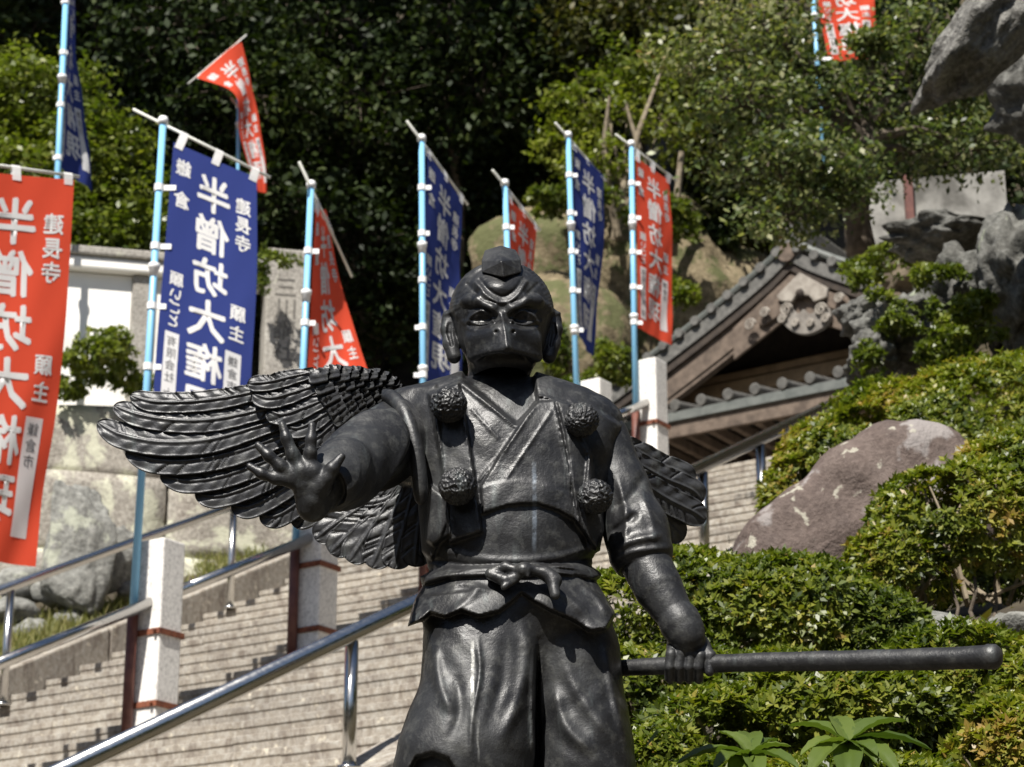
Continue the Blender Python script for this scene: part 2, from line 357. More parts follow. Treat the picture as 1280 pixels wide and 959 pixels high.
# ================================================================== BANNERS
GLYPH = {}
def glyph(ch, bold=0.022):
    if (ch, bold) in GLYPH: return GLYPH[(ch, bold)]
    cu = bpy.data.curves.new('t', 'FONT'); cu.body = ch; cu.offset = bold; cu.resolution_u = 2; cu.fill_mode = 'FRONT'
    o = bpy.data.objects.new('t', cu); COL.objects.link(o)
    me = bpy.data.meshes.new_from_object(o.evaluated_get(bpy.context.evaluated_depsgraph_get()))
    b = bmesh.new(); b.from_mesh(me)
    co = np.array([v.co[:2] for v in b.verts]); lo = co.min(0); hi = co.max(0); cen = (lo + hi) / 2
    for k in range(1, 6):
        for ax in (0, 1):
            q = lo[ax] + (hi[ax] - lo[ax]) * k / 6; pc = (q, 0, 0) if ax == 0 else (0, q, 0); no = (1, 0, 0) if ax == 0 else (0, 1, 0)
            bmesh.ops.bisect_plane(b, geom=b.verts[:] + b.edges[:] + b.faces[:], plane_co=pc, plane_no=no)
    bmesh.ops.triangulate(b, faces=b.faces[:]); b.verts.index_update()
    v = np.array([x.co[:2] for x in b.verts]) - np.array([cen[0], 0.38]); f = [[x.index for x in q.verts] for q in b.faces]
    b.free(); bpy.data.objects.remove(o); bpy.data.curves.remove(cu); bpy.data.meshes.remove(me)
    GLYPH[(ch, bold)] = (v, np.array(f)); return GLYPH[(ch, bold)]
def cloth_mat(name, col):
    m, n, p, o = base_mat(name); p.inputs['Roughness'].default_value = 0.85; p.inputs['Specular IOR Level'].default_value = 0.15
    f = noise_tex(n, coords(n, kind='World'), 300, 2); c = mix(n, f, tuple(x * 0.86 for x in col), col); n.links.new(c, p.inputs['Base Color'])
    t = nd(n, 'ShaderNodeBsdfTranslucent'); t.inputs['Color'].default_value = (*col, 1); ms = nd(n, 'ShaderNodeMixShader'); ms.inputs[0].default_value = 0.28
    n.links.new(p.outputs[0], ms.inputs[1]); n.links.new(t.outputs[0], ms.inputs[2]); n.links.new(ms.outputs[0], o.inputs[0]); MATS[name] = m; return m
m_red = cloth_mat('red_cloth', (0.76, 0.088, 0.042)); m_blue = cloth_mat('blue_cloth', (0.032, 0.050, 0.215)); m_white = cloth_mat('white_print', (0.84, 0.83, 0.82))
m_ink = simple('black_ink', (0.09, 0.09, 0.10), rough=0.8)
m_pole = simple('pale_blue_pole', (0.22, 0.50, 0.74), rough=0.35); m_clip = simple('white_plastic', (0.80, 0.80, 0.80), rough=0.45)
m_bar = simple('cross_bar_white', (0.62, 0.62, 0.56), (0.75, 0.75, 0.70), 9, 0.5)
def interp_poly(pts, t):
    pts = np.asarray(pts, float); d = np.r_[0, np.cumsum(np.linalg.norm(np.diff(pts, axis=0), axis=1))]; d /= d[-1]
    # smooth (Catmull-like) resampling
    if len(pts) > 2:
        m = np.zeros_like(pts)
        for i in range(len(pts)):
            a = max(0, i - 1); b = min(len(pts) - 1, i + 1); m[i] = (pts[b] - pts[a]) / (d[b] - d[a] + 1e-9)
        i = np.clip(np.searchsorted(d, t, side='right') - 1, 0, len(pts) - 2); h = (d[i + 1] - d[i]); s = ((t - d[i]) / h)[:, None]; h = h[:, None]
        return (2*s**3-3*s**2+1)*pts[i] + (s**3-2*s**2+s)*h*m[i] + (-2*s**3+3*s**2)*pts[i+1] + (s**3-s**2)*h*m[i+1]
    return pts[0] + (pts[1] - pts[0]) * np.asarray(t)[:, None]
LAYOUT = [('半', .50, .125, .40), ('僧', .50, .265, .40), ('坊', .50, .41, .40), ('大', .50, .555, .42), ('権', .50, .70, .40), ('現', .50, .845, .40),
          ('建', .84, .125, .18), ('長', .84, .19, .18), ('寺', .84, .255, .18), ('願', .82, .50, .17), ('主', .82, .57, .17),
          ('鎌', .14, .075, .18), ('倉', .14, .185, .18), ('願', .15, .455, .15), ('い', .15, .505, .14), ('ご', .15, .55, .14), ('と', .15, .595, .14)]
def banner(name, label, pole_base, pole_top, left, right, blue, bar=None, wave=0.02, seed=1, ink='有限会社大洋', clips=5, pole_r=0.022, txt=LAYOUT):
    """left/right: 3D polylines of the cloth's two long edges, top to bottom, as one sees them from below"""
    t = empty(name, pole_base, label, 'banner', 'temple banners on poles')
    r = np.random.default_rng(seed); L3 = np.asarray(left); R3 = np.asarray(right)
    pb, pt = np.asarray(pole_base), np.asarray(pole_top)
    mb = MB(); mb.tube([pb, pt], [pole_r * 1.15, pole_r], 14); po = mb.build('pole', m_pole, t, smooth=True)
    ax = (pt - pb) / np.linalg.norm(pt - pb); Lp = np.linalg.norm(pt - pb)
    v_, f_ = lathe(pt - ax * 0.03, ax, [(0, pole_r * 1.5), (.03, pole_r * 1.6), (.05, pole_r * 1.2), (.058, pole_r * .4)], 14); obj('pole_cap', v_, f_, m_clip, po, smooth=True)
    def surf(s, q):
        a = interp_poly(L3, np.clip(q, 0, 1)); b = interp_poly(R3, np.clip(q, 0, 1)); s = s[:, None]; p = a + (b - a) * s
        nrm = np.cross(b - a, np.array([0, 0, 1.0])); nrm /= np.linalg.norm(nrm, axis=1)[:, None] + 1e-9
        s = s[:, 0]; ph = r0 * 6.28
        wv = wave * (np.sin(q * 7 + s * 3.0 + ph) * 0.6 + np.sin(q * 15 - s * 5 + ph * 2) * 0.22 + np.sin(s * 6 + q * 3.2 + ph) * 0.45 + 0.14 * np.sin(s * 17 + q * 21 + ph)) * (0.25 + 0.75 * np.sin(np.clip(s, 0, 1) * PI * 0.6)) * (0.4 + q)
        return p + nrm * wv[:, None], nrm
    r0 = r.uniform(); ns, nq = 22, 60
    S_, Q_ = np.meshgrid(np.linspace(0, 1, ns), np.linspace(0, 1, nq)); p, nrm = surf(S_.ravel(), Q_.ravel())
    i = (np.arange(nq - 1)[:, None] * ns + np.arange(ns - 1)[None]).ravel(); f = np.stack([i, i + 1, i + ns + 1, i + ns], 1)
    cl = obj('cloth', p, f, m_blue if blue else m_red, t, smooth=True)
    W = np.linalg.norm(L3[0] - R3[0]); H = np.linalg.norm(np.diff(L3, axis=0), axis=1).sum(); asp = W / H
    H = max(H, 1.0); asp = 0.60 / 1.80
    def put(items, mat, nm, bold, off):
        vs = []; fs = []; k = 0
        for ch, s, q, size in items:
            if ch == '#':
                g = np.array([(x, y) for y in np.linspace(-.5, .5, 12) for x in np.linspace(-.5, .5, 4)]) * size
                ff = np.array([[a * 4 + b, a * 4 + b + 1, (a + 1) * 4 + b + 1] for a in range(11) for b in range(3)] + [[a * 4 + b, (a + 1) * 4 + b + 1, (a + 1) * 4 + b] for a in range(11) for b in range(3)])
                ss = s + g[:, 0]; qq = q + g[:, 1]
            else:
                g, ff = glyph(ch, 0.0); ss = s - g[:, 0] * size; qq = q - g[:, 1] * size * asp * .98   # seen from behind: mirrored
            p3, n3 = surf(ss, qq)
            fat = [(0, 0)] if ch == '#' or bold == 0 else [(0, 0), (1, .4), (-1, -.4), (.4, -1), (-.4, 1)]          # strokes thickened by close copies
            for ci, (ox, oy) in enumerate(fat):
                if ci: p3, n3 = surf(ss + ox * bold * size, qq + oy * bold * size * asp)
                for sg in (-1, 1):
                    vs.append(p3 + n3 * (off + ci * .0002) * sg); fs.append(ff + k); k += len(p3)
        return obj(nm, np.concatenate(vs), np.concatenate(fs), mat, cl, kind='stuff' if nm == 'handwriting' else None)
    put(txt + [('#', .80, .785, np.array([.17, .30])), ('#', .15, .785, np.array([.15, .30]))], m_white, 'lettering', 0.026, 0.002)
    hw = [(c, .15, .665 + k * .04, .11) for k, c in enumerate(ink[:4])] + [(c, .15, .84 + k * .06, .12) for k, c in enumerate(ink[4:])]
    put(hw, m_ink, 'handwriting', 0.0, 0.0040); put([(c, .80, .665 + k * .04, .11) for k, c in enumerate('鎌倉市')], m_ink, 'handwriting', 0.0, 0.0040)
    # cross bar and loops
    if bar is None:
        d = (R3[0] - L3[0]) / W; bar = (L3[0] - d * 0.30 + [0, 0, .05], R3[0] + d * 0.10 + [0, 0, .05])
    bar = np.asarray(bar); mb = MB(); mb.tube(bar, 0.010, 10); mb.build('cross_bar', m_bar, t, smooth=True)
    d = (bar[1] - bar[0]) / np.linalg.norm(bar[1] - bar[0])
    for s in (0.06, 0.5, 0.95):
        a, n_ = surf(np.array([s]), np.array([0.0])); a = a[0]; k = np.dot(a - bar[0], d); b = bar[0] + d * k
        wv = d * 0.028; mb = MB(); up = (b - a); dn = np.array([0, 0, -0.035]); nn = np.cross(d, [0, 0, 1.0]); nn /= np.linalg.norm(nn)
        for sg in (-1, 1):
            o_ = nn * 0.014 * sg
            mb.add([a + dn - wv + o_*.3, a + dn + wv + o_*.3, b + wv + o_, b - wv + o_], [(0, 1, 2, 3)])
        mb.add([b - wv - nn*.014, b + wv - nn*.014, b + wv + nn*.014 + [0,0,.001], b - wv + nn*.014 + [0,0,.001], b - wv + [0,0,.016], b + wv + [0,0,.016]], [(0, 1, 5, 4), (4, 5, 2, 3)])
        mb.build('loop', m_white, t)
    for q in np.linspace(0.16, 0.97, clips):
        a, n_ = surf(np.array([0.0]), np.array([q])); a = a[0]; k = np.clip(np.dot(a - pb, ax), 0, Lp); b = pb + ax * k
        mb = MB(); v_, f_ = lathe(b - ax * 0.022, ax, [(0, pole_r * 1.45), (.045, pole_r * 1.45)], 12); mb.add(v_, f_)
        dd = a - b; L_ = np.linalg.norm(dd); dd = dd / (L_ + 1e-6); L_ = min(L_, 0.2) + 0.04
        mb.box(b - ax * .018 - np.cross(dd, ax) * .004, dd * L_, np.cross(dd, ax) * .008, ax * .036); mb.build('clip', m_clip, t)
    for q in (0.35, 0.68):
        c = pb + ax * Lp * q; v_, f_ = lathe(c, ax, [(0, pole_r * 1.3), (.05, pole_r * 1.35), (.055, pole_r * 1.7), (.085, pole_r * 1.7), (.09, pole_r * 1.2)], 14); obj('joint', v_, f_, m_clip, po, smooth=True)
    return t
def dist_at(px, py, base, W, side=1):
    """point on the ray at horizontal distance W from base, the far (side=1) or near solution"""
    r = ray(px, py); h = r[:2]; b = np.asarray(base)[:2] - CAM[:2]; A = h @ h; B = -2 * h @ b; C = b @ b - W * W; disc = max(B * B - 4 * A * C, 0)
    t = (-B + side * math.sqrt(disc)) / (2 * A); return CAM + r * t
def std_banner(name, label, px_top, base3, tl, tr, bl, br, blue, W=0.58, side=1, bar_end=None, bar_start=None, mids=None, **kw):
    """px_top: pole top pixel; cloth corner pixels; the free edge lies W metres from the pole"""
    D = (base3[1]) * math.cos(PITCH) + (base3[2] - CAMZ) * math.sin(PITCH)
    top = PY(px_top[0], px_top[1], base3[1]); hb = lambda p: PY(p[0], p[1], base3[1])
    g = lambda p, w: dist_at(p[0], p[1], top, w, side)
    L = [g(tl, .06) if False else hb(tl), hb(bl)]; Rr = [g(tr, W), g(br, W)]
    if mids: L = [hb(tl)] + [hb(m[0]) for m in mids] + [hb(bl)]; Rr = [g(tr, W)] + [g(m[1], W) for m in mids] + [g(br, W)]
    d = (Rr[0] - L[0]); e = bar_end or (tr[0] + 12, tr[1] + 4); s = bar_start
    E_ = g(e, W + 0.1); T = top + [0, 0, -0.03]; dv = (E_ - T); dv = dv / np.linalg.norm(dv)
    S0 = T - dv * 0.22
    return banner(name, label, base3, top, L, Rr, blue, bar=(S0, E_), **kw)
B = POLE_AT
std_banner('nobori_banner', 'broad blue banner facing us at left, its foot behind the wing tip', (204, 150), B[1] + [0, 0, .5], (217, 178), (321, 222), (188, 548), (309, 588), True, W=0.56, bar_end=(338, 222), seed=2, mids=[((207, 300), (321, 345)), ((196, 430), (314, 470))])
std_banner('nobori_banner', 'orange red banner sagging to a curve just above the bronze wing', (389, 230), B[2] + [0, 0, .5], (394, 262), (408, 262), (374, 600), (476, 570), False, W=0.55, bar_end=(440, 346), seed=3, mids=[((388, 380), (432, 380)), ((383, 490), (462, 480))], clips=4)
std_banner('nobori_banner', 'blue banner just left of the statue head', (527, 172), B[3] + [0, 0, .5], (534, 190), (578, 252), (523, 478), (574, 500), True, W=0.56, bar_end=(585, 256), seed=4, mids=[((529, 320), (575, 370))])
std_banner('nobori_banner', 'small dark red banner rising right behind the statue head', (631, 228), B[4] + [0, 0, .5], (637, 248), (671, 285), (637, 480), (655, 500), False, W=0.54, bar_end=(675, 288), seed=5, mids=[((637, 340), (664, 370))])
std_banner('nobori_banner', 'blue banner right of the statue head with a pointed lower end', (710, 168), B[5] + [0, 0, .5], (717, 182), (754, 220), (724, 420), (741, 446), True, W=0.55, bar_end=(757, 226), seed=6, mids=[((716, 300), (754, 330))])
std_banner('nobori_banner', 'bright orange red banner in front of the tiled roof', (789, 179), B[6] + [0, 0, .5], (795, 196), (836, 226), (798, 410), (838, 432), False, W=0.55, bar_end=(846, 226), seed=7, mids=[((796, 300), (842, 330))])
# the near red one at the left edge; its pole stands just outside the picture
b0 = B[0]; Y0 = b0[1]
T0 = PY(-62, 188, Y0)
banner('nobori_banner', 'large red banner cut by the left edge of the picture', b0 + [0, 0, .5], T0,
       [PY(-52, 212, Y0), PY(-62, 420, Y0), PY(-85, 690, Y0)], [PY(93, 225, Y0 + .45), PY(76, 460, Y0 + .45), PY(46, 708, Y0 + .42)], False, bar=(PY(-80, 196, Y0 - .05), PY(99, 221, Y0 + .48)), seed=8, wave=0.025)
# those up on the terrace
def up(px, py, Y): return PY(px, py, Y)
Y1 = 19.2
banner('nobori_banner', 'blue banner turned edge on at the top left corner', up(60, 480, Y1), up(85, -60, Y1),
       [up(83, -35, Y1), up(78, 90, Y1), up(71, 205, Y1)], [up(92, -30, Y1 + .5), up(99, 90, Y1 + .5), up(112, 240, Y1 + .45)], True, bar=(up(70, -50, Y1 - .3), up(95, -42, Y1 + .6)), seed=9, wave=0.03, pole_r=0.026, clips=4)
Y2 = 24.0
banner('nobori_banner', 'twisted red banner blown up over its tilted bar against the dark wood', up(297, 330, Y2 + .5), up(298, 85, Y2 + .5),
       [up(246, 97, Y2 - .1), up(293, 118, Y2 - .05), up(300, 170, Y2), up(322, 240, Y2 + .1)], [up(301, 48, Y2 + .3), up(315, 105, Y2 + .35), up(327, 180, Y2 + .3), up(334, 242, Y2 + .25)], False, bar=(up(235, 105, Y2 - .15), up(308, 44, Y2 + .35)), seed=10, wave=0.02, clips=2, pole_r=0.02)
Y3 = 20.5
banner('nobori_banner', 'red banner half hidden by maple leaves at the top right', up(1032, 240, Y3), up(1012, -70, Y3),
       [up(1016, -55, Y3), up(1024, 10, Y3), up(1036, 78, Y3)], [up(1085, -50, Y3 + .3), up(1092, 10, Y3 + .3), up(1094, 72, Y3 + .3)], False, bar=(up(1000, -62, Y3 - .1), up(1095, -52, Y3 + .3)), seed=11, wave=0.03, clips=3, pole_r=0.02)
# ================================================================== WALLS, ROCKS, GATE
def rblock(c, a, b, h, seed, amp=0.05, sub=3):
    """a quarried block with broken faces: centre, half-extent vectors a, b and half height h"""
    bm = bmesh.new(); bmesh.ops.create_cube(bm, size=2.0); bmesh.ops.subdivide_edges(bm, edges=bm.edges[:], cuts=5, use_grid_fill=True)
    v = np.array([x.co[:] for x in bm.verts]); f = [[x.index for x in q.verts] for q in bm.faces]; bm.free()
    w_ = np.sign(v) * np.abs(v) ** 0.85; r = np.linalg.norm(v, axis=1)[:, None]; w_ = v * (1 - 0.05 * np.maximum(r - 1.15, 0))
    p = c + w_[:, :1] * a + w_[:, 1:2] * b + w_[:, 2:3] * np.array([0, 0, h])
    n = np.array([fbm(q, 2.2, 4, seed) for q in p]); n2 = np.array([fbm(q, 2.2, 4, seed + 9) for q in p]); d = p - c; d /= np.linalg.norm(d, axis=1)[:, None]
    return p + d * (amp * n)[:, None] + np.array([0, 0, 1.0]) * (amp * .4 * n2)[:, None], f
# retaining wall of big lichened stones under the plaster wall
WB = PD(372, 480, 21.3)
Zw0, Zw1 = 5.9, 8.05                          # foot and top of the stone wall (world)
sw = empty('stone_retaining_wall', WB - WALL_DIR * 3 - [0, 0, WB[2] - Zw0], 'retaining wall of big lichen-spotted stones left of the stairs', 'wall')
r_ = np.random.default_rng(11); z = Zw0; row = 0
for hh in (0.80, 0.72, 0.63):
    x = -r_.uniform(0, .5)
    while x < 7.6:
        w_ = r_.uniform(1.0, 2.0); c = WB - WALL_DIR * (x + w_ / 2) + WALL_N * (0.16 - 0.10 * row + r_.uniform(-.04, .04)); c = np.array([c[0], c[1], z + hh / 2])
        p, f = rblock(c, WALL_DIR * (w_ / 2 - .003), WALL_N * 0.42, hh / 2 - .003, int(r_.integers(1000)), amp=0.06); obj('stone', p, f, m_wallstone, sw, smooth=True); x += w_
    z += hh; row += 1
mb = MB(); mb.box(WB - WALL_DIR * 8 + [0, 0, Zw0 - .6 - WB[2]] - WALL_N * .1, WALL_DIR * 8.0, -WALL_N * 0.4, (0, 0, Zw1 + .4 - Zw0)); mb.build('rubble_core', m_darkrock, sw)
# plaster wall with stone posts and a cap beam
pw = empty('plaster_wall', WB - WALL_DIR * 3 - [0, 0, WB[2] - Zw1], 'white plaster parapet wall with stone posts above the lichened stones', 'wall')
m_postst = stone_mat('grey_post_stone', (0.17, 0.155, 0.14), (0.30, 0.28, 0.25), (0.43, 0.41, 0.37), lichen=(0.55, 0.54, 0.44), lam=0.6, scale=3, sp=40, b=0.5, bd=0.01)
zt = PD(230, 330, 21.0)[2]                    # underside of the cap
zb = Zw1 + 0.02
def wbox(x0, x1, n0, n1, z0, z1, name, mat, par, bev=0.01):
    """x along the wall to the left of its right end, n outwards"""
    mb = MB(); a = WB - WALL_DIR * x1 + WALL_N * n0; a[2] = z0; mb.box(a, WALL_DIR * (x1 - x0), WALL_N * (n1 - n0), (0, 0, z1 - z0)); return mb.build(name, mat, par, bevel=bev)
xs = [0.42, 1.35, 2.55, 3.75, 4.95, 6.2]
for a, b in zip(xs[:-1], xs[1:]):
    wbox(a + .2, b, -.16, -.02, zb, zt, 'panel', m_plaster, pw); wbox(b, b + .2, -.17, .03, zb, zt, 'post', m_postst, pw, .015)
wbox(0.36, 7.0, -.24, .10, zt + .004, zt + .12, 'cap_beam', m_plaster, pw, .02); wbox(0.34, 7.1, -.28, .14, zt + .124, zt + .21, 'cap_stone', m_postst, pw, .02)
# inscribed pillar at its right end
zp = PD(350, 298, 21.3)[2]
pil = empty('inscribed_pillar', WB - [0, 0, WB[2] - Zw1], 'grey stone pillar carved with characters beside the orange red banner', 'pillar')
mb = MB(); q0 = WB - WALL_DIR * .34 - WALL_N * .2; q0[2] = Zw1; mb.box(q0, WALL_DIR * .36, WALL_N * .36, (0, 0, zp - Zw1)); mb.build('shaft', m_postst, pil, bevel=.02)
mb = MB(); q1 = q0 - WALL_DIR * .06 - WALL_N * .06; q1[2] = Zw1 - .5; mb.box(q1, WALL_DIR * .5, WALL_N * .5, (0, 0, .52)); mb.build('plinth', m_postst, pil, bevel=.03)
def sign_text(s, c, right, upv, nrm, size, step, mat, name, par, bold=0.015, mirror=False):
    for k, ch in enumerate(s):
        g, ff = glyph(ch, bold); o = np.asarray(c) - np.asarray(upv) * step * k; p = o + g[:, :1] * size * right + g[:, 1:2] * size * upv + np.asarray(nrm) * .004
        obj(name, p, ff, mat, par)
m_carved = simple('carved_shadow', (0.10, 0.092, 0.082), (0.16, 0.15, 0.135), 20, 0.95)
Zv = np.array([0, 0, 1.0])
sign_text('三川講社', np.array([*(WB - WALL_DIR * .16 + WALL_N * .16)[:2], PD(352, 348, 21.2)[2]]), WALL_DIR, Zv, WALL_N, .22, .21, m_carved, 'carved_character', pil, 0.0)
mb = MB(); c8 = [WB + WALL_DIR * .05 + [0, 0, zp - .42 - WB[2]]]; 
# upright rocks and boulders on the bank
def rock(name, label, px, py, D, rad, seed, mat, sub=4, amp=0.2, rot=None, freq=1.4, cuts=7, group='rocks'):
    c = PD(px, py, D); p, f = rock_arrays(c, rad, seed, sub, amp, freq, cuts, rot); return obj(name, p, f, mat, smooth=False, label=label, cat='rock', group=group)
rock('boulder', 'tall upright grey rock on the grass below the red banner', 92, 690, 18.6, (.34, .24, .66), 3, m_rock, 5, amp=.14, cuts=18, freq=1.8)
rock('boulder', 'squat grey rock at the foot of the upright rock, behind the blue pole', 140, 700, 18.9, (.20, .2, .34), 4, m_rock)
for k, (x, y, s) in enumerate([(40, 795, .17), (18, 770, .2), (88, 775, .13), (4, 800, .15), (62, 742, .16), (30, 735, .22), (160, 740, .1)]):
    rock('bank_stone', ['small grey stone by the foot of the far handrail post', 'dark stone at the left edge under the far handrail', 'small stone in the grass beside the upright rock', 'low stone cut by the left edge in the grass', 'small stone tucked under the upright rock at its left', 'dark stone just under the red banner hem', 'smallest stone in the grass beside the blue flag pole'][k], x, y, 18.2 + .1 * k, (s, s, s * .8), 20 + k, m_rock, 3, group='stones on the grass bank')
# sandstone cliff behind the flags
def blob_cliff(name, label, pts, seed, mat, rad, amp=.12, freq=.8, cuts=10):
    c, = [np.asarray(pts)]; p, f = rock_arrays(c, rad, seed, 5, amp, freq, cuts, cutd=(.75, .95)); return obj(name, p, f, mat, label=label, cat='rock', group='rocks')
blob_cliff('sandstone_cliff', 'tan sandstone cliff behind the flags at right', PD(765, 400, 29.6), 5, m_cliff, (2.1, 1.3, 1.75), amp=.2, freq=1.3, cuts=14)
blob_cliff('sandstone_cliff', 'lower tan sandstone ledge behind the small red banner', PD(700, 470, 28.0), 8, m_cliff, (.95, 1.1, 1.3), amp=.15)
# the brown memorial stone among the azaleas
def unit_(a): return a / (np.linalg.norm(a, axis=-1, keepdims=True) + 1e-9)
def slab(name, label, outline, Yc, thick, mat, cat='rock', bulge=.05, n=40, seed=1):
    """a natural stone slab: picture outline taken at its own distance and given real thickness"""
    P3 = np.array([PY(x, y, Yc) for x, y in outline]); Q3 = np.vstack([P3, P3[:1]]); dd_ = np.r_[0, np.cumsum(np.linalg.norm(np.diff(Q3, axis=0), axis=1))]; tt_ = np.linspace(0, dd_[-1], 121)[:-1]; P3 = np.stack([np.interp(tt_, dd_, Q3[:, k]) for k in range(3)], 1); P3 = (np.roll(P3, 1, 0) + 2 * P3 + np.roll(P3, -1, 0)) / 4; P3 += np.array([[fbm(p, 9, 3, 1), 0, fbm(p, 9, 3, 2)] for p in P3]) * .012
    c = P3.mean(0); rings = []; m = len(P3)
    for s, yo in ((0.0, -1.0), (.1, -1.0), (.2, -1.0), (.3, -.99), (.42, -.98), (.54, -.96), (.66, -.93), (.78, -.88), (.88, -.78), (.95, -.6), (.985, -.4), (1.0, 0.0), (.97, .6), (.8, 1.0), (0.0, 1.05)):
        q = c + (P3 - c) * s; q = q.copy(); q[:, 1] = Yc + thick * yo; rings.append(q)
    v = np.concatenate(rings); nn = np.array([fbm(p, 3.0, 5, seed) for p in v]); n2 = np.array([fbm(p, 3.0, 5, seed + 5) for p in v])
    v[:, 1] += bulge * nn; v[:, 0] += bulge * .35 * n2; f = []
    if bulge > .2:
        n3 = np.array([fbm(p, 7.0, 5, seed + 2) for p in v]); v += unit_(v - c) * (n3 * .10)[:, None]; v[:, 2] += n2 * .10
    for k in range(len(rings) - 1):
        for j in range(m): j2 = (j + 1) % m; f.append((k * m + j, k * m + j2, (k + 1) * m + j2, (k + 1) * m + j))
    return obj(name, v, f, mat, smooth=True, label=label, cat=cat)
def brown_stone():
    m, n, p, o = base_mat('brown_stone'); p.inputs['Roughness'].default_value = .8
    v = coords(n, kind='World'); f1 = noise_tex(n, v, 2.0, 6, .62); f2 = noise_tex(n, v, 45, 4, .7); f3 = noise_tex(n, v, 3.6, 5, .55, .2); f4 = noise_tex(n, v, 13, 4, .5)
    c = ramp(n, f1, [(.3, (.060, .042, .038)), (.5, (.098, .068, .057)), (.7, (.15, .115, .10))]).outputs[0]
    c = mix(n, .35, c, ramp(n, f2, [(.35, (.04, .028, .024)), (.65, (.19, .15, .13))]).outputs[0])
    c = mix(n, ramp(n, f3, [(.575, (0, 0, 0)), (.61, (.85, .85, .85))]).outputs[0], c, (.27, .245, .235))
    c = mix(n, ramp(n, f4, [(.625, (0, 0, 0)), (.66, (.8, .8, .8))]).outputs[0], c, (.40, .38, .31))
    n.links.new(c, p.inputs['Base Color']); bump(n, p, f2, .6, .02); return m
slab('memorial_stone', 'big brown pointed stone with pale lichen spots among the azaleas', [(905, 705), (930, 660), (975, 625), (1005, 600), (1030, 570), (1075, 545), (1095, 532), (1150, 534), (1175, 540), (1200, 560), (1240, 600), (1240, 720), (1100, 760), (920, 745)], 8.2, .22, brown_stone())
# rock overhang top right and dark rocks under the white wall
m_crag = stone_mat('crag', (.05, .048, .043), (.135, .13, .12), (.30, .295, .27), lichen=(.36, .36, .31), lam=.6, scale=4.5, sp=26, b=1.0, bd=.09, lscale=3.0)
def vs_rock(name, label, outline, Yc, thick, mat, seed): return slab(name, label, outline, Yc, thick, mat, bulge=.28, seed=seed)
p_, f_ = rock_arrays(PD(1256, 22, 11.9), (.56, .38, .22), 91, 5, .26, 1.9, 9, (-R(47), 'Y')); obj('overhanging_rock', p_, f_, m_crag, label='grey craggy rock slanting in at the top right corner', cat='rock')
p_, f_ = rock_arrays(PD(1330, 130, 12.8), (.42, .4, .34), 92, 5, .3, 1.9, 9); obj('dark_rock', p_, f_, m_darkrock, label='dark rock standing in for shaded earth under the slanting top corner rock', cat='rock', group='rocks')  # dark colour stands in for the shaded earth under the slab
p_, f_ = rock_arrays(PD(1225, 352, 16.0), (.66, .5, .26), 93, 5, .25, 2.4, 4); obj('earth_bank', p_, f_, simple('brown_earth', (.06, .045, .03), (.17, .135, .09), 6, .95, b=.8, bd=.05), label='bank of brown earth below the white wall', cat='bank')
for k, (px, py, D, rad, m) in enumerate([(1215, 385, 13.5, (.42, .5, .36), 0), (1130, 420, 13.2, (.34, .4, .22), 1), (1085, 395, 13.4, (.20, .3, .16), 1), (1270, 360, 13.0, (.3, .5, .5), 0), (1180, 300, 15, (.5, .4, .16), 1), (1090, 455, 13.0, (.17, .3, .2), 0)]):
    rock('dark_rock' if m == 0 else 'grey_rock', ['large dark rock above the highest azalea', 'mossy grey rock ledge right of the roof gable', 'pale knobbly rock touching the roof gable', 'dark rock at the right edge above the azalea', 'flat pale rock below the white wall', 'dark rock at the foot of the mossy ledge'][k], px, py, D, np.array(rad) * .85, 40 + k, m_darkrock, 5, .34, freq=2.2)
p_, f_ = rock_arrays(np.array([4.3, 11.6, 6.2]), (1.45, 1.3, 2.7), 94, 5, .22, 1.6, 9); obj('rock_outcrop', p_, f_, m_crag, label='tall rock outcrop beyond the right edge that carries the slanting rock', cat='rock')
# white wall piece behind the maple
Yw = 19.0
ww = empty('garden_wall', PY(1170, 310, Yw), 'white wall toned down for leaf shade behind the maple trunk', 'wall')
mb = MB(); a = PY(1075, 316, Yw); b = PY(1262, 300, Yw); mb.box(a, b - a, np.array([.05, .3, 0]), (0, 0, PY(1170, 225, Yw)[2] - PY(1170, 312, Yw)[2])); mb.build('wall_face', simple('shaded_plaster', (.10, .095, .085), (.32, .31, .285), 2.5, .9, lo=.35, hi=.6), ww)  # dappled leaf shade is put into the plaster colour
mb = MB(); a = PY(1136, 316, Yw - .08); mb.box(a, (.07, 0, 0), (0, .07, 0), (0, 0, .75)); mb.build('post', m_redlead, ww)
# ---- the gate hall at the head of the stairs
UB = 22.0                                     # its front plane
g_c = PU(1003, 390, UB); VC = g_c @ V; 
def gp(dv, z, du=0.0): return uvz(UB + du, VC + dv, z)
z_eave = PU(940, 490, UB - 1.0)[2]; z_peak = PU(1003, 312, UB - .36)[2]; z_low = PU(722, 512, UB - .36)[2] - .12; half = VC - (PU(722, 508, UB - .36) @ V)
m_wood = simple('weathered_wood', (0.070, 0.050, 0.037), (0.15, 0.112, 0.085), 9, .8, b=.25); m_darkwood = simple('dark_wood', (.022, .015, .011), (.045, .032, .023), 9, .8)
m_tile = simple('grey_roof_tile', (.065, .063, .058), (.135, .13, .12), 14, .7, b=.2); m_copper = simple('weathered_copper', (.075, .083, .077), (.13, .138, .128), 7, .6)
m_pale = simple('pale_carved_wood', (.19, .165, .14), (.33, .30, .26), 12, .85, b=.2)
m_grey = simple('grey_carved_wood', (.13, .115, .10), (.24, .22, .195), 12, .85, b=.2)
m_newwood = simple('tan_beam_wood', (.17, .11, .06), (.27, .18, .10), 6, .75, b=.2)
hall = empty('gate_hall', gp(0, Z_LAND, 1.5), 'old wooden temple gate hall with tiled gable roof', 'building')
